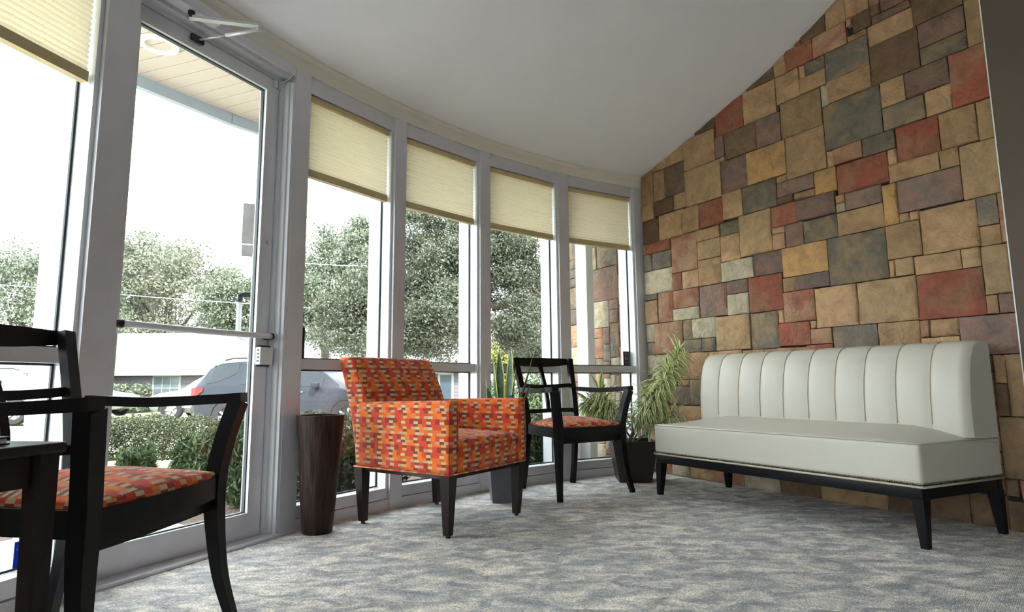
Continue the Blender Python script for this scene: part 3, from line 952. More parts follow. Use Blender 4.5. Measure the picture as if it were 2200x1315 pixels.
# ------------------------------------------------------------------ porch: slab, roof, boarded soffit
ring = lambda r0, r1, a0, a1, n=30: [fp(a0 + (a1 - a0) * i / n, r0) for i in range(n + 1)] + [fp(a1 - (a1 - a0) * i / n, r1) for i in range(n + 1)]
o = MB().prism([p[:2] for p in ring(FR + .02, FR + 1.15, 150.2, 222)], -.16, -.012).build('porch_slab', M['concrete']); tag(o, kind='structure')
o = MB().prism([p[:2] for p in ring(FR + 1.15, FR + 7.0, 161.5, 222)], -.17, -.02).build('walk', M['concrete']); tag(o, kind='structure')
o = MB().prism([p[:2] for p in ring(FR + .02, FR + 2.9, 113.2, 161.4)], -.24, -.06).build('planting_bed', M['mulch']); tag(o, kind='structure')
SO = MB().lathe([(FR + .14, 2.575), (FR + 1.23, 2.575), (FR + 1.23, 2.72), (FR - .2, 2.9), (FR + .14, 2.575)], 70, (FC.x, FC.y, 0), 112, 200).build('porch_roof', M['soffit'], None, 30)
tag(SO, kind='structure')
da, skew = 1.02, 1.9
bmesh_proto = None
for k in range(58):
    a = 121 + k * da
    if bmesh_proto is None:
        mb = MB(); g_ = 0.035
        pts = [fp(0 + g_, FR + .16) - FC, fp(da - g_, FR + .16) - FC, fp(da - g_ * .8 + skew, FR + 1.19) - FC, fp(g_ * .8 + skew, FR + 1.19) - FC]
        mb.prism([p[:2] for p in pts], 2.55, 2.574)
        bp = mb.build('soffit_board', M['soffit'], SO); bmesh_proto = bp.data
    else:
        bp = bpy.data.objects.new('soffit_board', bmesh_proto); COL.objects.link(bp); bp.parent = SO
    bp.location = FC; bp.rotation_euler = (0, 0, R2D(a))
for k in range(9):
    a0, a1 = 121 + k * 8.2, 121 + (k + 1) * 8.2 - 0.06
    mb = MB(); q0, q1, q2, q3 = fp(a0, FR + 1.2), fp(a1, FR + 1.2), fp(a1, FR + 1.24), fp(a0, FR + 1.24)
    mb.prism([p[:2] for p in (q0, q1, q2, q3)], 2.478, 2.70).build('fascia_board', M['fascia'], SO)
rl = empty('recessed_light', (-1.91, 3.045, 0)); tag(rl, 'round white recessed light in the porch soffit outside the glass door', 'light')
MB().lathe([(.065, 2.60), (.068, 2.545), (.072, 2.538), (.094, 2.540), (.097, 2.549), (.097, 2.56)], 32).build('trim_ring', M['lamp_white'], rl, 50)
MB().lathe([(.066, 2.546), (.058, 2.572), (.02, 2.5735), (.0, 2.5735)], 32).build('reflector', M['lamp_white'], rl, 50)

# ------------------------------------------------------------------ furniture: cream bench sofa
def sofa():
    root = empty('bench_sofa')
    tag(root, 'long cream leather bench sofa with channelled back against the stone wall', 'sofa')

    def Q(n, d, z):           # sofa coordinates: depth from the front, along the wall, height
        n2 = 2.832 + n
        d2 = d - 0.13 * n
        return WN * n2 + WD * d2 + Vector((0, 0, z))
    D0, D1, DEP = 1.28, 2.822, 0.60
    tr = lambda p: Q(p.x, p.y, p.z)

    def crown(p):
        z = p.z
        if z > 0.34:
            u = (p.y - D0) / (D1 - D0); v = p.x / 0.42
            c = min(1, 7 * u) * min(1, 7 * (1 - u)); c = c * c * (3 - 2 * c)
            vv = max(0, min(1, v)); vv = math.sin(vv * math.pi / 2)
            z += 0.050 * c * vv * ((z - 0.34) / 0.095)
        return Q(p.x, p.y, z)
    seat = MB().rbox((0, D0, .257), (DEP, D1, .436), .018, 14, crown).build('seat', M['leather'], root, True)
    # seam round the top edge
    zz = .432
    MB().tube([Q(.0, D1 - .01, zz - .002), Q(-.002, (D0 + D1) / 2, zz), Q(.0, D0 + .012, zz), Q(.012, D0 - .001, zz), Q(.3, D0 - .002, zz + .002), Q(DEP - .02, D0 - .001, zz)], .0035, 6).build('seam', M['leather'], seat, True)
    # back: ten upholstered channels
    wch = (D1 - D0) / 10
    prof = [(.378, .44), (.374, .52), (.377, .62), (.389, .72), (.409, .80), (.434, .85), (.464, .876), (.500, .886), (.560, .885), (.585, .868), (.590, .6), (.590, .40)]
    dense = []
    for (a, b) in zip(prof, prof[1:]):
        for i in range(3): dense.append((a[0] + (b[0] - a[0]) * i / 3, a[1] + (b[1] - a[1]) * i / 3))
    dense.append(prof[-1])
    for k in range(10):
        mb = MB(); d0 = D0 + k * wch; nn = 9
        for i in range(nn):
            t = i / (nn - 1); dd = d0 + wch * t
            e = abs(2 * t - 1)
            puff = 1 - e ** 3
            for (n, z) in dense:
                front = max(0, min(1, (.59 - n) / .05))
                nn_ = n + .008 * (1 - puff) * front
                if (k == 0 and t < .5 or k == 9 and t > .5): nn_ = n + .028 * max(0, (e - .7) / .3) ** 2.2 * front 
                mb.v.append(tuple(Q(nn_, dd, z - (.002 * (1 - puff) if z > .8 else 0))))
        m_ = len(dense)
        for i in range(nn - 1):
            for j in range(m_ - 1):
                mb.f.append((i * m_ + j, i * m_ + j + 1, (i + 1) * m_ + j + 1, (i + 1) * m_ + j))
        mb.f.append(tuple(range(m_))); mb.f.append(tuple((nn - 1) * m_ + j for j in range(m_))[::-1])
        mb.build('back_channel', M['leather'], root, 85 if k in (0, 9) else 60)
        if k:
            path = [Q(n + .006, d0, z - .001 if z > .8 else z) for n, z in dense[2:24]]
            MB().tube(path, .0032, 6).build('piping', M['piping'], root, True)
    # welt, nailheads
    MB().tube([Q(-.002, D1, .252), Q(-.004, D0 + .004, .252), Q(.0, D0 - .003, .252), Q(DEP, D0 - .002, .252)], .0055, 6).build('welt', M['piping'], root, True)
    mb = MB()

    def nail(p, nrm):
        t1 = Vector((0, 0, 1)); t2 = nrm.cross(t1)
        b = len(mb.v)
        for rr, hh in ((.0046, 0), (.0036, .0022)):
            for i in range(6):
                a = i * math.pi / 3
                mb.v.append(tuple(p + (t1 * math.cos(a) + t2 * math.sin(a)) * rr + nrm * hh))
        mb.v.append(tuple(p + nrm * .0032))
        for i in range(6):
            j = (i + 1) % 6
            mb.f.append((b + i, b + j, b + 6 + j, b + 6 + i)); mb.f.append((b + 6 + i, b + 6 + j, b + 12))
    nl = int((D1 - D0) / .0105)
    for i in range(nl + 1): nail(Q(-.0005, D0 + .006 + (D1 - D0 - .012) * i / nl, .2645), -WN)
    sn = (-WD).normalized()
    for i in range(56): nail(Q(.01 + i * .0105, D0 - .0005, .2645), sn)
    tag(mb.build('nailhead_trim', M['nail'], root, True), 'row of small pewter nailheads', kind='stuff')
    # frame and legs
    fr = MB()
    fr.rbox((.006, D0 + .006, .198), (.046, D1 - .006, .249), .003, 1, tr)
    fr.rbox((DEP - .046, D0 + .006, .198), (DEP - .006, D1 - .006, .249), .003, 1, tr)
    for d in (D0 + .006, D1 - .046): fr.rbox((.0465, d, .198), (DEP - .0465, d + .04, .249), .003, 1, tr)
    fr.build('base_frame', M['ebony'], root, 40)
    for n, nin in ((.028, 1), (DEP - .028, -1)):
        for d, din in ((D0 + .028, 1), (D1 - .028, -1)):
            mb = MB(); vs = []
            for z, h, sh_ in ((.20, .024, 0.0), (0.0, .0135, -.010)):
                for a, b in ((-1, -1), (1, -1), (1, 1), (-1, 1)):
                    vs.append(tuple(Q(n + sh_ * nin * 1 + a * h, d + sh_ * din + b * h, z)))
            mb.add(vs, [(0, 3, 2, 1)[::-1], (4, 5, 6, 7)[::-1], (0, 1, 5, 4)[::-1], (1, 2, 6, 5)[::-1], (2, 3, 7, 6)[::-1], (3, 0, 4, 7)[::-1]])
            mb.build('leg', M['ebony'], root)
    # small worn spot on the last channel
    sp = MB(); c = Q(.352, D0 + .062, .765)
    return root


sofa()


# ------------------------------------------------------------------ furniture: orange armchair
def armchair():
    root = empty('armchair', (-0.378, 3.248, 0), R2D(-34 - 90))
    tag(root, 'upholstered armchair in orange and red woven block fabric with square tapered legs', 'armchair')
    F_ = M['fabric']

    def seatfn(p):
        if p.z > .40:
            u = p.x / .25; v = (p.y + .02) / .32
            p = Vector((p.x, p.y, p.z + .028 * max(0, 1 - u * u) * max(0, 1 - .7 * v * v)))
        if p.y > .25: p = Vector((p.x, p.y + .008 * (1 - (p.x / .25) ** 2), p.z))
        return p
    MB().rbox((-.252, -.26, .287), (.252, .318, .440), .025, 10, seatfn).build('seat', F_, root, True, True)
    for sx in (-1, 1):
        def armfn(p, sx=sx):
            # a gently crowned top, front edge a little higher
            return Vector((p.x, p.y, p.z + (.006 * (p.y / .32) if p.z > .55 else 0)))
        lo, hi = ((.252, -.318, .285), (.326, .3225, .618)) if sx > 0 else ((-.326, -.318, .285), (-.252, .3225, .618))
        a = MB().rbox(lo, hi, .026, 6, armfn).build('arm', F_, root, True, True)
        # piping round the front face of the arm
        x0, x1 = lo[0] + .004, hi[0] - .004
        MB().tube([(x0, .316, .29), (x0, .316, .60), (x0 + .012, .317, .622), (x1 - .012, .317, .622), (x1, .316, .60), (x1, .316, .29)], .0035, 6).build('piping', F_, a, True, True)

    def backfn(p):
        t = (p.z - .30) / .55
        y = p.y - .16 * max(0, t) ** 1.5
        if p.y > -.25: y += .035 * math.sin(min(1, max(0, (p.z - .42) / .42)) * math.pi) * (1 - .3 * (p.x / .32) ** 2)
        return Vector((p.x * (1 - .012 * t), y, p.z))
    MB().rbox((-.318, -.322, .287), (.318, -.205, .852), .022, 10, backfn).build('backrest', F_, root, True, True)
    MB().tube([(-.322, -.318, .286), (-.322, .318, .286), (.322, .318, .286), (.322, -.318, .286), (-.322, -.318, .286)], .0045, 6).build('bottom_welt', F_, root, True, True)
    bx('base_board', (-.30, -.30, .262), (.30, .30, .287), M['mahogany'], root)
    for sx in (-1, 1):
        for sy in (-1, 1):
            x, y = sx * .292, sy * .290
            lg = MB().taper((x - sx * .008, y - sy * .008, .012), (.0165, .0165), (x, y, .287), (.029, .029)).build('leg', M['mahogany'], root)
            MB().tube([(x - sx * .008, y - sy * .008, 0), (x - sx * .008, y - sy * .008, .013)], .011, 10).build('glide', M['black'], lg, 40)
    return root


armchair()


# ------------------------------------------------------------------ furniture: open-back wooden armchairs
def bez(pts, n=14):
    """smooth path through points (Catmull-Rom)"""
    P = [Vector(p) for p in pts]; P = [P[0] * 2 - P[1]] + P + [P[-1] * 2 - P[-2]]
    out = []
    for i in range(1, len(P) - 2):
        for k in range(n):
            t = k / n
            out.append(.5 * ((2 * P[i]) + (P[i + 1] - P[i - 1]) * t + (2 * P[i - 1] - 5 * P[i] + 4 * P[i + 1] - P[i + 2]) * t * t + (3 * P[i] - P[i - 1] - 3 * P[i + 1] + P[i + 2]) * t ** 3))
    out.append(P[-2]); return out


def wood_chair(name, loc, rz, label):
    root = empty(name, loc, rz)
    tag(root, label, 'chair', 'open-back black wooden armchairs')
    E_ = M['ebony']
    for sx in (-1, 1):
        # sabre front leg running up into the arm post
        path = bez([(sx * .290, .052, 0), (sx * .268, .018, .14), (sx * .256, .0, .30), (sx * .254, -.002, .42), (sx * .274, .010, .54), (sx * .303, .030, .652)], 5)
        n = len(path)
        ws = [(.013 + .010 * min(1, max(0, p.z) / .35)) for p in path]; hs = [(.013 + .009 * min(1, max(0, p.z) / .35)) for p in path]
        MB().sweep(path, (1, 0, 0), ws, hs).build('front_leg', E_, root, 35)
        # arm
        ap = bez([(sx * .306, .046, .664), (sx * .300, -.06, .658), (sx * .272, -.24, .652), (sx * .238, -.425, .660)], 5)
        MB().sweep(ap, (sx * 1, 0, 0), [.023] * len(ap), [.015] * len(ap)).build('arm', E_, root, 35)
        # rear leg and back stile in one sweep
        bp = bez([(sx * .212, -.475, 0), (sx * .206, -.440, .20), (sx * .204, -.425, .42), (sx * .216, -.455, .62), (sx * .238, -.520, .876)], 5)
        MB().sweep(bp, (1, 0, 0), [.0165 + .004 * (p.z > .3) for p in bp], [.014 + .006 * math.exp(-((p.z - .43) / .2) ** 2) for p in bp]).build('back_post', E_, root, 35)
        MB().sweep([(sx * .252, -.02, .397), (sx * .205, -.41, .397)], (0, 0, 1), .031, .011).build('side_rail', E_, root)
    ry = lambda z: -.425 - .03 * max(0, (z - .42) / .2) - max(0, z - .62) * .25        # back plane
    rx = lambda z: .204 + max(0, z - .42) * .072

    def crossbar(z, hh, dip, nm):
        pts = []
        for i in range(13):
            t = i / 6 - 1
            pts.append(Vector((t * (rx(z) - .004), ry(z) - .022 * (1 - t * t), z - dip * (1 - t * t))))
        return MB().sweep(pts, (0, 0, 1), hh, [.010] * 13).build(nm, E_, root, 35)
    # top rail: deeper in the middle
    pts = [Vector(((i / 6 - 1) * (rx(.855) + .018), ry(.855) - .022 * (1 - (i / 6 - 1) ** 2), .858 - .007 * (1 - (i / 6 - 1) ** 2))) for i in range(13)]
    MB().sweep(pts, (0, 0, 1), [.020 + .013 * (1 - (i / 6 - 1) ** 2) for i in range(13)], [.012] * 13).build('top_rail', E_, root, 35)
    crossbar(.688, .014, .010, 'crossbar'); crossbar(.512, .014, .0, 'crossbar')
    MB().sweep([(0, ry(z) - .020, z) for z in (.51, .58, .66, .74, .80, .84)], (1, 0, 0), .014, .008).build('slat', E_, root, 35)
    # bowed front rail, back rail
    fpth = [Vector(((i / 6 - 1) * .236, .002 + .022 * (1 - (i / 6 - 1) ** 2), .397)) for i in range(13)]
    MB().sweep(fpth, (0, 0, 1), .031, .012).build('front_rail', E_, root, 35)
    f2 = [Vector(((i / 6 - 1) * .236, -.014 + .012 * (1 - (i / 6 - 1) ** 2), .348)) for i in range(13)]
    MB().sweep(f2, (0, 0, 1), [.018 - .006 * 0 for i in range(13)], .010).build('apron', E_, root, 35)
    MB().sweep([(-.19, -.425, .397), (.19, -.425, .397)], (0, 0, 1), .03, .011).build('back_rail', E_, root)

    def cush(p):
        v = (p.y + .21) / .215; hw = .248 - .05 * max(0, min(1, (-.02 - p.y) / .38))
        x = p.x / .24 * hw; u = p.x / .24
        z = p.z
        if z > .425: z += .042 * max(0, 1 - u * u) ** .8 * max(0, 1 - v * v) ** .6
        y = p.y + (.022 * (1 - u * u) if p.y > -.05 else 0)
        return Vector((x, y, z))
    MB().rbox((-.24, -.415, .418), (.24, .006, .442), .011, 12, cush).build('seat_cushion', M['fabric'], root, True, True)
    return root


# right-hand chair beside the plants, and the one by the door
fa = R2D(-58)
ch_r = wood_chair('wooden_armchair', (0.494, 3.857, 0), fa - math.pi / 2, 'black wooden open-back armchair with orange seat between the armchair and the potted plants')
ch_l = copy_tree(ch_r)
fa = R2D(-4.6)
ch_l.location = (-.9285, 1.6275, 0); ch_l.rotation_euler = (0, 0, fa - math.pi / 2)
ch_l['label'] = 'black wooden open-back armchair with orange seat at the left, in front of the glass door'


# ------------------------------------------------------------------ side table and book, far left
def side_table():
    a = R2D(-12)
    root = empty('side_table', (-.815, 1.118, 0), a)
    tag(root, 'dark brown wooden side table at the left edge in front of the chair', 'table')
    B = M['brown_wood']; w, dd = .46, .50
    MB().rbox((-w, -dd, .583), (0.0, 0.0, .602), .005, 2).build('table_top', B, root, 40)
    for x0, y0, x1, y1 in ((-.034, -dd + .05, -.020, -.05), (-w + .02, -dd + .05, -w + .034, -.05), (-w + .05, -.034, -.05, -.020), (-w + .05, -dd + .02, -.05, -dd + .034)):
        MB().rbox((x0, y0, .527), (x1, y1, .583), .002, 1).build('apron', B, root, 40)
    for x, y, sx, sy in ((-.026, -.026, 1, 1), (-w + .026, -.026, -1, 1), (-.026, -dd + .026, 1, -1), (-w + .026, -dd + .026, -1, -1)):
        MB().taper((x + sx * .006, y + sy * .006, 0), (.013, .013), (x, y, .583), (.018, .018)).build('leg', B, root)
    bk = empty('book', (-.866, 1.05, .603), a); tag(bk, 'thin brown book lying on the dark side table', 'book')
    MB().rbox((-.24, -.17, 0), (0, 0, .003), .001, 1).build('cover', M['brown_wood'], bk)
    MB().rbox((-.24, -.17, .011), (0, 0, .014), .001, 1).build('cover', M['brown_wood'], bk)
    bx('pages', (-.238, -.167, .003), (-.004, -.003, .011), M['white'], bk)


side_table()

# ------------------------------------------------------------------ wood urn and planters
u = empty('tapered_urn', (-.945, 2.985, 0)); tag(u, 'tall round tapered dark wood urn standing by the door frame', 'urn')
MB().lathe([(0, .0), (.068, .0), (.071, .006), (.084, .16), (.100, .38), (.113, .545), (.115, .556), (.108, .556), (.104, .545), (.094, .40), (0, .40)], 40).build('body', M['urn'], u, 50)


def planter(name, loc, rz, label, hb, ht, h, mat, rim=.012):
    root = empty(name, loc, rz); tag(root, label, 'planter')
    mb = MB()
    vs = []
    for hs, z in ((hb, 0), (ht, h), (ht - rim, h), (ht - rim - .006, h - .03)):
        for a, b in ((-1, -1), (1, -1), (1, 1), (-1, 1)): vs.append((a * hs, b * hs, z))
    fs = [(3, 2, 1, 0)]
    for l in range(3):
        for k in range(4): fs.append((l * 4 + k, l * 4 + (k + 1) % 4, l * 4 + 4 + (k + 1) % 4, l * 4 + 4 + k))
    mb.add(vs, fs).build('pot', mat, root)
    MB().add([(-ht + rim, -ht + rim, h - .028), (ht - rim, -ht + rim, h - .028), (ht - rim, ht - rim, h - .028), (-ht + rim, ht - rim, h - .028)], [(0, 1, 2, 3)]).build('soil', M['soil'], root)
    return root


def blade(base, direc, length, width, droop, twist, fold=.15, segs=8, tipw=.02, wide=.45):
    """one leaf: returns verts, faces, uvs"""
    d = Vector(direc).normalized(); up = Vector((0, 0, 1))
    side = d.cross(up)
    if side.length < .05: side = Vector((1, 0, 0))
    side.normalize(); side = (Matrix.Rotation(twist, 3, d) @ side)
    p = Vector(base); vs = []; fs = []; uv = []
    for i in range(segs + 1):
        t = i / segs
        w = width * (math.sin(min(1, t / wide) * math.pi / 2) * .6 + .4 if t < wide else max(tipw, math.cos((t - wide) / (1 - wide) * math.pi / 2) ** .8))
        nrm = side.cross(d).normalized()
        vs += [p - side * w, p + nrm * (-fold * w), p + side * w]
        uv += [0.0, 0.5, 1.0]
        d = (d + Vector((0, 0, -droop / segs))).normalized()
        p = p + d * (length / segs)
    for i in range(segs):
        for k in range(2):
            fs.append((i * 3 + k, i * 3 + k + 1, i * 3 + 4 + k, i * 3 + 3 + k))
    return vs, fs, uv


def leaf_obj(name, blades, mat, parent):
    mb = MB(); U = []
    for vs, fs, uv in blades:
        mb.add(vs, fs); U += uv
    o = mb.build(name, mat, parent, True)
    l = o.data.uv_layers.new(name='uv')
    for lp in o.data.loops: l.data[lp.index].uv = (U[lp.vertex_index], 0.5)
    return o


sp = planter('snake_plant', (-.062, 3.735, 0), R2D(8), 'snake plant in a tall grey tapered planter behind the orange armchair', .072, .112, .50, M['grey_pot'])
sp['category'] = 'potted plant'
L_ = random.Random(3)
for (bx_, by_, dx, dy, ln, wd_) in [(-.02, 0, -.10, -.02, .40, .030), (.03, .02, .06, .02, .46, .030), (.06, -.02, .30, -.06, .42, .032), (-.06, .02, -.16, .05, .27, .026), (.02, -.04, .16, -.08, .34, .028), (.08, .02, .42, .05, .24, .026), (-.01, .05, .0, .08, .44, .028), (-.05, -.04, -.24, -.06, .22, .024)]:
    leaf_obj('leaf', [blade((bx_, by_, .47), (dx, dy, 1), ln, wd_ * 1.25, .05, L_.uniform(-.5, .9), .35, 9, .015, .5)], M['snake'], sp)
tg = empty('plant_tag', (-.01, 3.69, .47), .3); tag(tg, 'small blue plant tag stuck in the snake plant pot', 'tag')
MB().box((-.022, -.001, .09), (.022, .001, .16)).build('card', M['sky_tag'], tg)
MB().box((-.003, -.001, -.03), (.003, .001, .09)).build('stake', M['white'], tg)

vp = planter('variegated_plant', (.868, 4.455, 0), R2D(-2), 'variegated yellow and green leafy plant in a black square planter in the corner', .112, .160, .285, M['black_pot'])
vp['category'] = 'potted plant'
V_ = random.Random(21)
for si, (tip, mid_, n) in enumerate([((.34, -.14, .93), (.16, -.04, .60), 150), ((.25, -.20, .80), (.14, -.10, .55), 110), ((-.33, .02, .56), (-.14, .02, .46), 120), ((-.20, .06, .50), (-.08, .04, .40), 90), ((.12, -.10, .62), (.05, -.05, .45), 90), ((.30, -.10, .48), (.16, -.06, .38), 50), ((-.24, -.08, .64), (-.10, -.04, .46), 80)]):
    b0 = Vector((V_.uniform(-.04, .04), V_.uniform(-.04, .04), .25))
    path = bez([b0, mid_, tip], 8)
    st = MB().tube(path, [.008 - .004 * i / len(path) for i in range(len(path))], 6).build('stem', M['stem'], vp, True)
    bl = []
    for k in range(n):
        t = 1 - (k / n) ** 1.1 * .62
        i = min(len(path) - 2, int(t * (len(path) - 1)))
        p = path[i].lerp(path[i + 1], t * (len(path) - 1) - i)
        ax = (path[i + 1] - path[i]).normalized()
        ang = k * 2.399
        o1 = ax.orthogonal().normalized(); o2 = ax.cross(o1)
        dirv = (o1 * math.cos(ang) + o2 * math.sin(ang)) * 1.0 + ax * (.25 + 1.1 * t ** 6)
        bl.append(blade(p, dirv, V_.uniform(.12, .19), V_.uniform(.010, .015), V_.uniform(1.0, 1.9), V_.uniform(-.3, .3), .3, 5, .02, .4))
    tag(leaf_obj('leaf_cluster', bl, M['song'], st), kind='stuff')


# ------------------------------------------------------------------ outside: ground
GY = [(-30, -.25), (3, -.10), (8, -.20), (14.7, -.29), (36, -.62), (90, -1.0)]


def gz(y):
    for (a, za), (b, zb) in zip(GY, GY[1:]):
        if y <= b: return za + (zb - za) * (y - a) / (b - a)
    return -1.0


mb = MB()
for x0, x1 in ((-80, 80),):
    for (a, za), (b, zb) in zip(GY, GY[1:]):
        mb.add([(x0, a, za - .1), (x1, a, za - .1), (x1, b, zb - .1), (x0, b, zb - .1)], [(0, 1, 2, 3)])
o = mb.build('lawn', M['lawn']); tag(o, kind='structure')
mb = MB(); ys = [9.2, 11, 14.7, 17.6]
for a, b in zip(ys, ys[1:]): mb.add([(-40, a, gz(a) - .07), (20, a, gz(a) - .07), (20, b, gz(b) - .07), (-40, b, gz(b) - .07)], [(0, 1, 2, 3)])
o = mb.build('driveway', M['asphalt']); tag(o, kind='structure')

# white post outside by the stone wall
pp = atpl(1258, 700, WN * 3.30, WN)
po = MB().box((-.055, -.055, -.25), (.055, .055, 2.56)).build('porch_post', M['white']); po.location = (pp.x, pp.y, 0); po.rotation_euler = (0, 0, R2D(50))
tag(po, 'square white porch post outside the window nearest the stone wall', 'post')
# weathered board hanging beyond the door
q = aty(538, 440, 3.85)
sg = empty('hanging_sign', (q.x, q.y, 0), R2D(20)); tag(sg, 'weathered grey board hanging outside right of the glass door', 'sign')
MB().rbox((-.042, -.011, 1.63), (.042, .011, 1.90), .003, 1).build('board', M['rusty'], sg)
MB().rbox((-.040, -.011, 1.545), (.042, .011, 1.62), .003, 1).build('lower_board', M['rusty'], sg)
MB().tube([(.048, .0, 1.5), (.048, 0, 2.552)], .006, 8).build('hanger_rod', M['bark'], sg)


# ------------------------------------------------------------------ outside: foliage
def leaf_quads(centres, size, rs, elong=1.8, up=0.0, jit=.35):
    n = len(centres)
    d = rs.normal(size=(n, 3)); d[:, 2] += up; d /= np.linalg.norm(d, axis=1)[:, None]
    r = rs.normal(size=(n, 3)); s = np.cross(d, r); s /= np.linalg.norm(s, axis=1)[:, None]
    L = (size * (1 + jit * rs.uniform(-1, 1, n)))[:, None]
    Wd = L / elong / 2
    c = np.asarray(centres)
    v = np.stack([c - d * L / 2, c + s * Wd, c + d * L / 2, c - s * Wd], 1).reshape(-1, 3)
    return v


def leaf_mesh(name, v, mat, parent, stuff=True):
    n = len(v) // 4
    me = bpy.data.meshes.new(name)
    me.vertices.add(n * 4); me.vertices.foreach_set('co', v.astype(np.float32).ravel())
    me.loops.add(n * 4); me.loops.foreach_set('vertex_index', np.arange(n * 4, dtype=np.int32))
    me.polygons.add(n); me.polygons.foreach_set('loop_start', np.arange(0, n * 4, 4, dtype=np.int32)); me.polygons.foreach_set('loop_total', np.full(n, 4, dtype=np.int32))
    me.update(calc_edges=True); me.materials.append(mat)
    o = bpy.data.objects.new(name, me); COL.objects.link(o); o.parent = parent
    if stuff: o['kind'] = 'stuff'
    return o


def clumps(rs, nc, nl, centre, rad, cr, shell=.35):
    out = []
    c0 = rs.normal(size=(nc, 3)); c0 /= np.linalg.norm(c0, axis=1)[:, None]
    c0 *= (shell + (1 - shell) * rs.uniform(size=nc) ** .6)[:, None]
    c0 = np.array(centre) + c0 * np.array(rad)
    per = nl // nc
    for c in c0:
        k = cr * rs.uniform(.6, 1.35)
        out.append(c + rs.normal(size=(per, 3)) * k * np.array([.55, .55, .42]))
    return np.concatenate(out), c0


def tree(name, label, u, v, Y, ru, rv, nl, size, mat, seed, nc=40, cr=None, moss=False, depth=.8, group='trees beyond the glass front'):
    """crown centred on a line of sight at distance Y, radii given in frame pixels"""
    rs = np.random.RandomState(seed)
    c = aty(u, v, Y); k = Y / FPX
    base = Vector((c.x, Y, gz(Y) - .1))
    root = empty(name, base); tag(root, label, 'tree', group)
    rad = np.array([ru * k, ru * k * depth, rv * k]); cr = cr or .28 * min(rad[0], rad[2])
    cc = np.array(c - base)
    pts, cs = clumps(rs, nc, nl, cc, rad, cr)
    leaf_mesh('crown', leaf_quads(pts, size, rs), mat, root)
    th = cc[2]
    MB().tube([(0, 0, -.2), (.05 * th, 0, th * .45), (0, .03 * th, th * .9)], [.045 * th, .032 * th, .015 * th], 8).build('trunk', M['bark'], root, True)
    for q in cs[:: max(1, nc // 9)]:
        b0 = Vector((.04 * th, 0, th * .5)); q = Vector(q)
        MB().tube([b0, b0.lerp(q, .55) + Vector((0, 0, .05 * th)), q], [.018 * th, .011 * th, .004 * th], 5).build('branch', M['bark'], root, True)
    return root


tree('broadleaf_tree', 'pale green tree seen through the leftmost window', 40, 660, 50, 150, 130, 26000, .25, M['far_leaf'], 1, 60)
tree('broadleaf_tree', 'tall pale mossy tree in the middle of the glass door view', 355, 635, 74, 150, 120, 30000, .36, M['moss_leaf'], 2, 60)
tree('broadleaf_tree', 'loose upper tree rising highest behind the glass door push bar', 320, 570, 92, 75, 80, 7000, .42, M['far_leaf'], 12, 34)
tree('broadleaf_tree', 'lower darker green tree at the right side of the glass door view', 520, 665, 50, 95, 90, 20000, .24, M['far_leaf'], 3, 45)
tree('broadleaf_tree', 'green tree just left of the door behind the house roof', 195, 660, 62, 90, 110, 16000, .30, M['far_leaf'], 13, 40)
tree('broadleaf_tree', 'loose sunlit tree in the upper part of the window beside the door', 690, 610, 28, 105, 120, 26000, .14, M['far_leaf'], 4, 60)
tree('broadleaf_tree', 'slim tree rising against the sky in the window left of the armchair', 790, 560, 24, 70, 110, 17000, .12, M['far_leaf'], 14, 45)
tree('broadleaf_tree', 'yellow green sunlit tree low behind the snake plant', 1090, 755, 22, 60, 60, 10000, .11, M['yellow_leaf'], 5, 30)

# near live oak: heavy limbs reaching in from the right
rs = np.random.RandomState(8)
tb = aty(1330, 860, 11.6)
oak = empty('live_oak', (tb.x, tb.y, gz(11.6) - .1)); tag(oak, 'large live oak with drooping limbs filling the windows above the armchair', 'tree', 'trees beyond the glass front')
ob = Vector(oak.location)
pts = []
for (u, v, Y, ru, rv, nl, nc) in [(760, 690, 10.5, 75, 75, 9000, 45), (840, 640, 10.8, 95, 110, 12000, 50), (930, 560, 11.0, 110, 130, 16000, 55), (940, 690, 10.4, 95, 85, 12000, 55), (1080, 560, 11.4, 110, 110, 16000, 55), (1130, 690, 11.0, 80, 60, 8000, 40), (1000, 450, 11.8, 190, 80, 14000, 50), (1170, 600, 11.8, 80, 130, 9000, 40), (830, 735, 10.3, 60, 30, 3500, 30), (1150, 750, 12.5, 50, 40, 3500, 20)]:
    k = Y / FPX
    p, _ = clumps(rs, nc, int(nl * 2.5), np.array(aty(u, v, Y) - ob), np.array([ru * k, .9, rv * k]), .25, .1)
    pts.append(p)
leaf_mesh('crown', leaf_quads(np.concatenate(pts), .053, rs, 2.2), M['oak_leaf'], oak)
MB().tube([(0, 0, -.3), (.0, .0, 1.2), (-.15, .1, 2.4), (-.4, .2, 4.2)], [.38, .30, .24, .16], 12).build('trunk', M['bark'], oak, True)
for path, r0 in (([(1330, 720, 11.6), (1190, 668, 11.3), (1130, 645, 11.2), (1060, 660, 11.1), (960, 655, 10.9), (880, 690, 10.7)], .13), ([(1330, 700, 11.6), (1185, 690, 11.4), (1120, 690, 11.2), (1050, 705, 11.0)], .08), ([(1190, 665, 11.3), (1150, 625, 11.2), (1110, 600, 11.2), (1060, 620, 11.1)], .045), ([(1060, 658, 11.1), (980, 600, 11.2), (920, 520, 11.3)], .05), ([(1330, 690, 11.7), (1230, 560, 11.8), (1130, 470, 11.9), (1020, 430, 11.9)], .12)):
    P = bez([aty(*q) - ob for q in path], 5)
    MB().tube(P, [r0 * (1 - .75 * i / len(P)) for i in range(len(P))], 8).build('limb', M['bark'], oak, True)


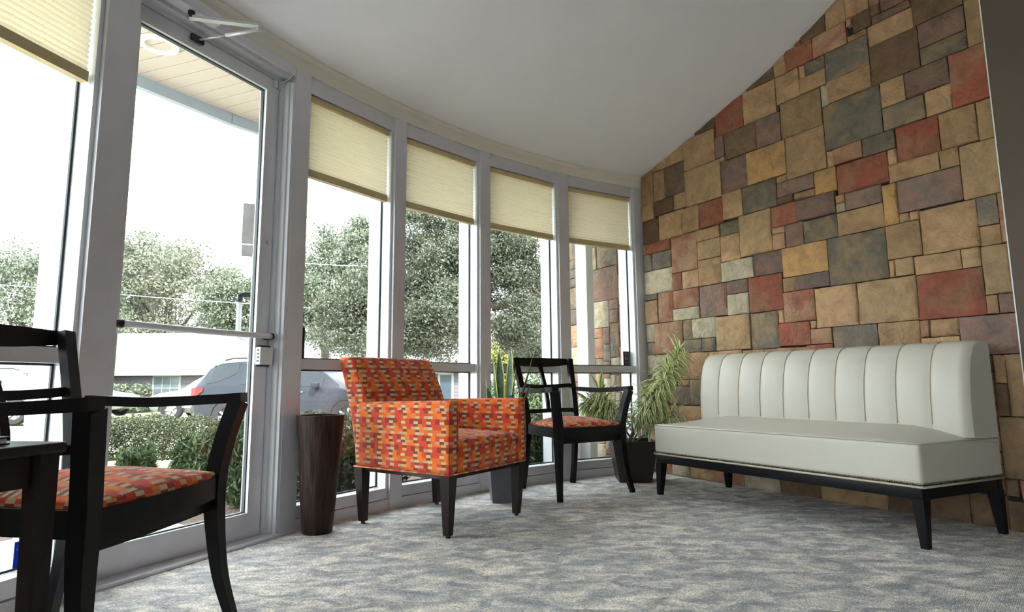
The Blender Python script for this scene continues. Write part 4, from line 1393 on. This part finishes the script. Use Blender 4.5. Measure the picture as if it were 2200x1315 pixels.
def hedge(name, label, path, hw, h, nl, size, mat, seed, elong=1.9, up=0.0, group=None, z0=-.08, rough=.05):
    """clipped or bushy row: leaves fill a rounded bank along the path"""
    rs = np.random.RandomState(seed)
    P = [Vector(p) for p in path]; root = empty(name, (P[0].x, P[0].y, z0)); tag(root, label, 'hedge' if 'hedge' in name else 'shrub', group)
    seg = [(b - a).length for a, b in zip(P, P[1:])]; tot = sum(seg)
    t = rs.uniform(size=nl) * tot; out = np.zeros((nl, 3))
    th = rs.uniform(-.15, math.pi + .15, nl); rr = 1 - np.abs(rs.normal(size=nl)) * .20
    inner = rs.uniform(size=nl) < .25; rr = np.where(inner, rs.uniform(.1, 1, nl), rr)
    for i in range(nl):
        k = 0; q = t[i]
        while k < len(seg) - 1 and q > seg[k]: q -= seg[k]; k += 1
        a, b = P[k], P[k + 1]; d = (b - a).normalized(); s = Vector((-d.y, d.x, 0)); c = a + d * q
        lump = 1 + rough * mnoise.noise(Vector((c.x * 4, c.y * 4, th[i] * 1.4))) * 3
        cx = math.copysign(abs(math.cos(th[i])) ** .6, math.cos(th[i])); cz = max(.02, math.sin(th[i])) ** .55
        p = c + s * (cx * hw * rr[i] * lump)
        out[i] = (p.x - P[0].x, p.y - P[0].y, h * cz * rr[i] * lump)
    out[:, 2] = np.maximum(out[:, 2], .02)
    leaf_mesh('foliage', leaf_quads(out, size, rs, elong, up), mat, root)
    mb = MB()
    for i in range(int(tot / .35) + 1):
        q = min(tot - .01, i * .35); k = 0
        while k < len(seg) - 1 and q > seg[k]: q -= seg[k]; k += 1
        c = P[k].lerp(P[k + 1], q / max(seg[k], .01)) - P[0]
        for j in range(3):
            mb.tube([(c.x, c.y, 0), (c.x + rnd.uniform(-.6, .6) * hw, c.y + rnd.uniform(-.6, .6) * hw, h * .75)], [.012, .005], 5)
    mb.build('stems', M['bark'], root, True)
    return root


gr = 'shrubs along the glass front'
hedge('boxwood_hedge', 'low clipped boxwood hedge seen through the glass door', [atz(130, 1000, -.06), atz(260, 985, -.06), atz(440, 985, -.06)],   .30, .47, 24000, .024, M['box_leaf'], 31, 1.6, 0, gr)
hedge('boxwood_hedge', 'rounded boxwood hedge at the right of the glass door view', [atz(475, 1010, -.06), atz(620, 990, -.06), atz(760, 975, -.06)], .30, .50, 24000, .024, M['box_leaf'], 32, 1.6, 0, gr)
for k, (a, b, h, lab) in enumerate([((250, 1075), (325, 1068), .36, 'narrow-leaved green shrub nearest the walk outside the door'), ((415, 1062), (500, 1068), .44, 'narrow-leaved green shrub in the middle of the door view'), ((552, 1077), (592, 1080), .52, 'narrow-leaved green shrub close to the door frame')]):
    hedge('leafy_shrub', lab, [atz(*a, -.06), atz(*b, -.06)], .24, h, 9000, .075, M['podo_leaf'], 41 + k, 5.0, 1.1, gr, -.08, .10)
for k, (a0, a1, lab) in enumerate([(144.6, 141.2, 'dark green shrub behind the wood urn outside'), (139.2, 136.0, 'dark green shrub outside behind the legs of the orange armchair'), (131.0, 127.4, 'dark green shrub outside behind the grey planter'), (124.8, 120.0, 'dark green shrub outside behind the wooden armchair by the plants')]):
    hedge('leafy_shrub', lab, [fp(a0, FR + .62), fp((a0 + a1) / 2, FR + .64), fp(a1, FR + .62)], .28, .50, 8000, .06, M['podo_leaf'] if k % 2 else M['box_leaf'], 51 + k, 4.0, .8, gr, -.08, .08)

# ------------------------------------------------------------------ outside: houses
def house(name, label, x0, x1, Y, dep, ze, zr, mat_wall, wins, doors, eave=.5):
    zg = gz(Y) - .15
    root = empty(name, (x0, Y, zg)); tag(root, label, 'house')
    Lh = x1 - x0; he = ze - zg; hr = zr - zg
    bx('wall', (0, 0, 0), (Lh, dep, he + .05), mat_wall, root)
    mb = MB(); e = eave; n = Lh
    vs = [(-e, -e, he), (n + e, -e, he), (n + e, dep / 2, hr), (-e, dep / 2, hr), (-e, dep + e, he), (n + e, dep + e, he)]
    vs += [(p[0], p[1], p[2] - .12) for p in vs]
    mb.add(vs, [(0, 1, 2, 3), (3, 2, 5, 4), (7, 6, 9, 8), (8, 9, 10, 11), (0, 6, 7, 1), (1, 7, 8, 2), (2, 8, 11, 5), (4, 5, 11, 10), (0, 3, 9, 6), (3, 4, 10, 9)])
    rf = mb.build('roof', M['roofing'], root)
    bx('fascia_board', (-e, -e - .03, he - .18), (n + e, -e - .001, he + .02), M['house_trim'], rf)
    # lap siding boards
    k = 0
    while .2 * (k + 1) < he - .2:
        bx('siding_board', (0, -.03, .2 * k), (Lh, -.001, .2 * k + .185), mat_wall, root); k += 1
    for (wx, wz0, wz1, ww, dark) in wins:
        wz0 -= zg; wz1 -= zg; wx -= x0
        f = bx('window', (wx - ww / 2 - .1, -.09, wz0 - .1), (wx + ww / 2 + .1, -.031, wz1 + .1), M['house_trim'], root)
        bx('pane', (wx - ww / 2, -.10, wz0), (wx + ww / 2, -.091, wz1), M['car_glass'] if dark == 2 else M['house_pane'], f)
        g = MB()
        for i in range(1, 3): g.box((wx - ww / 2 + ww * i / 3 - .015, -.112, wz0), (wx - ww / 2 + ww * i / 3 + .015, -.101, wz1))
        g.box((wx - ww / 2, -.112, (wz0 + wz1) / 2 - .018), (wx + ww / 2, -.101, (wz0 + wz1) / 2 + .018))
        if dark:
            for xx in (wx - ww / 2, wx + ww / 2): g.box((xx - .04, -.112, wz0), (xx + .04, -.101, wz1))
            for zz in (wz0, wz1): g.box((wx - ww / 2, -.112, zz - .04), (wx + ww / 2, -.101, zz + .04))
        g.build('muntins', M['black'] if dark else M['house_trim'], f)
    for (wx, zt, ww) in doors:
        wx -= x0; zt -= zg
        f = bx('door', (wx - ww / 2 - .12, -.09, 0.1), (wx + ww / 2 + .12, -.031, zt + .12), M['house_trim'], root)
        bx('door_leaf', (wx - ww / 2, -.10, .1), (wx + ww / 2, -.091, zt), M['house_door'], f)
    return root


YH = 33.0
pa, pb = aty(40, 800, YH), aty(1030, 800, YH)
ww = aty(359, 830, YH)
hd = aty(958, 830, YH)
house('grey_house', 'long low grey house with pale roof across the drive', pa.x, pb.x, YH, 8.0, aty(340, 800, YH).z, aty(340, 716, YH + 4).z, M['siding'], [(ww.x, aty(359, 858, YH).z, aty(359, 810, YH).z, 1.35, 0)], [(hd.x, aty(958, 806, YH).z, .62)])
YW = 28.0
pa, pb = aty(-260, 800, YW), aty(100, 800, YW)
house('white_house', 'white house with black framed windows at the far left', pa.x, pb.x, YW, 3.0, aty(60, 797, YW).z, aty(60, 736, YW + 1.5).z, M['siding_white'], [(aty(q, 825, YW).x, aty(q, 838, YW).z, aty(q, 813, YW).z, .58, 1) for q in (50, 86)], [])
sh_ = aty(272, 840, 31.5)
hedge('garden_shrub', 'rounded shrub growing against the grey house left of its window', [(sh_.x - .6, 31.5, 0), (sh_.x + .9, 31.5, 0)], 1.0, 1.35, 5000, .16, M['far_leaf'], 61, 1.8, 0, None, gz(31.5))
g0, g1 = aty(1048, 860, 8.6), aty(1225, 860, 8.6)
hedge('garden_shrub', 'loose green garden shrubs beyond the window behind the wooden armchair', [(g0.x, 8.6, 0), (g1.x, 8.6, 0)], .55, 1.05, 14000, .06, M['podo_leaf'], 62, 2.6, .3, None, gz(8.6) - .12, .1)
# power lines on wooden poles
def pole(u, top_v, label):
    c = aty(u, top_v, 20); p = empty('utility_pole', (c.x, 20, gz(20) - .3)); tag(p, label, 'pole')
    h = c.z - p.location.z
    MB().tube([(0, 0, 0), (0, 0, h)], [.10, .07], 10).build('shaft', M['bark'], p, True)
    MB().box((-.5, -.05, h - .35), (.5, .05, h - .25)).build('crossarm', M['bark'], p)


pole(606, 520, 'wooden utility pole behind the mullion right of the glass door')
pole(-90, 520, 'wooden utility pole beyond the left edge of the leftmost window')
for (u0, v0, u1, v1), lab in (((-90, 604, 760, 668), 'lower thin power line crossing in front of the trees'), ((606, 563, 860, 572), 'upper thin power line crossing the window beside the door')):
    a, b = aty(u0, v0, 20), aty(u1, v1, 20)
    pw = MB().tube([a, a.lerp(b, .5) - Vector((0, 0, .05)), b], .010, 5).build('power_line', M['wire'], None, True)
    tag(pw, lab, 'cable')


# ------------------------------------------------------------------ outside: cars
def car(name, label, loc, rz, paint):
    """front towards +x, left side towards -y"""
    root = empty(name, loc, rz); tag(root, label, 'car', 'cars parked across the drive')
    # stations: x, bottom z, belt z, roof z (>= belt), half width body, half width roof
    S = [(-2.38, .48, .86, .90, .70, .60), (-2.33, .36, .98, 1.06, .84, .70), (-2.22, .30, 1.06, 1.22, .90, .70), (-2.0, .27, 1.08, 1.52, .925, .68), (-1.75, .26, 1.08, 1.645, .93, .67), (-1.3, .26, 1.07, 1.685, .935, .665), (-.6, .26, 1.05, 1.70, .935, .66), (.0, .26, 1.03, 1.685, .935, .655), (.45, .26, 1.01, 1.60, .935, .64), (.85, .26, .995, 1.36, .935, .655), (1.18, .26, .985, 1.10, .935, .70), (1.35, .27, .975, .985, .93, .78), (1.9, .30, .90, .92, .90, .72), (2.2, .36, .80, .83, .82, .64), (2.34, .45, .66, .70, .66, .52)]

    def sec(x):
        for a, b in zip(S, S[1:]):
            if a[0] <= x <= b[0]:
                t = (x - a[0]) / (b[0] - a[0]); return [a[i] + (b[i] - a[i]) * t for i in range(6)]
        return list(S[0] if x < S[0][0] else S[-1])
    mb = MB(); NV = 12
    for s in S:
        x, zb_, zl, zr, wb, wr = s
        half = [(wb * .86, zb_), (wb, zb_ + .16), (wb * 1.005, (zb_ + zl) / 2 + .06), (wb * .985, zl - .02), (wb * .955, zl + min(.02, (zr - zl) * .3)), (wr + (wb * .955 - wr) * .06, max(zl + .021, zr - .05)), (wr * .55, zr)]
        half = half[:6]
        ringp = [(w_, z_) for w_, z_ in half] + [(-w_, z_) for w_, z_ in half[::-1]]
        for w_, z_ in ringp: mb.v.append((x, -w_, z_))
        # roof crown is the top edge joining half[5] to its mirror
    for i in range(len(S) - 1):
        for k in range(NV):
            k2 = (k + 1) % NV
            mb.f.append((i * NV + k, (i + 1) * NV + k, (i + 1) * NV + k2, i * NV + k2))
    mb.f.append(tuple(range(NV))); mb.f.append(tuple((len(S) - 1) * NV + k for k in range(NV))[::-1])
    mb.build('body', paint, root, 35)

    def side_pt(x, t, sgn, off=.008):
        s = sec(x); z0, z1 = s[2] + .035, max(s[2] + .04, s[3] - .085)
        wb, wr = s[4] * .955, s[5] + (s[4] * .955 - s[5]) * .06
        zt = max(s[2] + .021, s[3] - .05); zb_ = s[2] + min(.02, (s[3] - s[2]) * .3)
        z = z0 + (z1 - z0) * t; q = (z - zb_) / max(.01, zt - zb_)
        return (x, sgn * (wb + (wr - wb) * q + off), z)
    for sgn in (-1, 1):
        for xa, xb, cut in ((-1.98, -1.28, 1), (-1.16, -.30, 0), (-.22, .80, 2)):
            g = MB(); n = 5
            for i in range(n + 1):
                x = xa + (xb - xa) * i / n; f = i / n
                lo_t = 0.0; hi_t = 1.0
                if cut == 1: hi_t = 1.0; lo_t = .0 + .55 * f ** 1.5
                g.v += [side_pt(x, lo_t, sgn), side_pt(x, hi_t, sgn)]
            for i in range(n): g.f.append((2 * i, 2 * i + 2, 2 * i + 3, 2 * i + 1) if sgn < 0 else (2 * i, 2 * i + 1, 2 * i + 3, 2 * i + 2))
            g.build('side_window', M['car_glass'], root)
        # tail light wraps the corner
        g = MB()
        for x, za, zb2, w_ in ((-2.375, .76, .98, .73), (-2.33, .74, 1.02, .862), (-2.2, .82, 1.03, .912), (-2.02, .95, 1.03, .930)):
            g.v += [(x - .012, sgn * (w_ + .012), za), (x - .012, sgn * (w_ + .012), zb2)]
        for i in range(3): g.f.append((2 * i, 2 * i + 1, 2 * i + 3, 2 * i + 2))
        g.build('tail_light', M['taillight'], root)
        mr = MB().rbox((.62, sgn * 1.02 - .10, 1.00), (.78, sgn * 1.02 + .10, 1.14), .04, 2).build('mirror', paint, root, True)
        for hx in (-.75, .28): bx('door_handle', (hx - .11, sgn * .945 - .012, .90), (hx + .11, sgn * .945 + .012, .93), M['car_silver'], root)
        MB().tube([(-1.7, sgn * .60, 1.68), (-1.5, sgn * .60, 1.725), (.1, sgn * .60, 1.735), (.3, sgn * .60, 1.68)], .02, 6).build('roof_rail', M['black'], root, True)
        for wx in (-1.42, 1.42):
            wl = MB()
            prof_ = [(.20, -.09), (.33, -.10), (.355, -.07), (.36, 0), (.355, .07), (.33, .10), (.20, .09)]
            wl.lathe(prof_, 28)
            w = wl.build('wheel', M['tyre'], root, 40)
            w.rotation_euler = (math.pi / 2, 0, 0); w.location = (wx, sgn * .87, .36)
            zz = .085 * -sgn * 1.0
            rm = MB().lathe([(.245, -.06), (.25, .09), (.225, .085), (.215, .03), (.06, .03), (.055, .075), (.0, .08)], 28)
            r_ = rm.build('rim', M['rim'], w, 40)
            if sgn > 0: r_.scale = (1, 1, -1)
            for k in range(5):
                a = k * 2 * math.pi / 5
                m = Matrix.Rotation(a, 4, 'Z')
                sp_o = MB().box((.05, -.025, .05), (.235, .025, .075), m).build('spoke', M['rim'], w)
                if sgn > 0: sp_o.scale = (1, 1, -1)
            ar = MB().lathe([(.375, -.012), (.375, .012), (.425, .012), (.425, -.012)], 20, (0, 0, 0), -8, 188).build('arch', M['tyre'], root, 40)
            ar.rotation_euler = (math.pi / 2, 0, 0); ar.location = (wx, sgn * .945, .36)
    # rear window and bumper
    g = MB(); g.v = [(-2.235, -.62, 1.20), (-2.235, .62, 1.20), (-1.96, .56, 1.56), (-1.96, -.56, 1.56)]; g.f = [(0, 3, 2, 1)]
    g.build('rear_window', M['car_glass'], root)
    MB().rbox((-2.42, -.80, .42), (-2.25, .80, .60), .05, 2).build('rear_bumper', M['black'], root, True)
    MB().tube([(-1.5, 0, 1.69), (-1.62, 0, 1.86)], .006, 5).build('antenna', M['black'], root)
    return root


Yc = 14.9
pc = aty(488, 916, Yc - .9)
car('parked_suv', 'dark grey SUV parked across the drive, its red tail light seen through the glass door', (pc.x + 1.42, Yc, gz(Yc) - .07), R2D(-4), M['car_grey'])
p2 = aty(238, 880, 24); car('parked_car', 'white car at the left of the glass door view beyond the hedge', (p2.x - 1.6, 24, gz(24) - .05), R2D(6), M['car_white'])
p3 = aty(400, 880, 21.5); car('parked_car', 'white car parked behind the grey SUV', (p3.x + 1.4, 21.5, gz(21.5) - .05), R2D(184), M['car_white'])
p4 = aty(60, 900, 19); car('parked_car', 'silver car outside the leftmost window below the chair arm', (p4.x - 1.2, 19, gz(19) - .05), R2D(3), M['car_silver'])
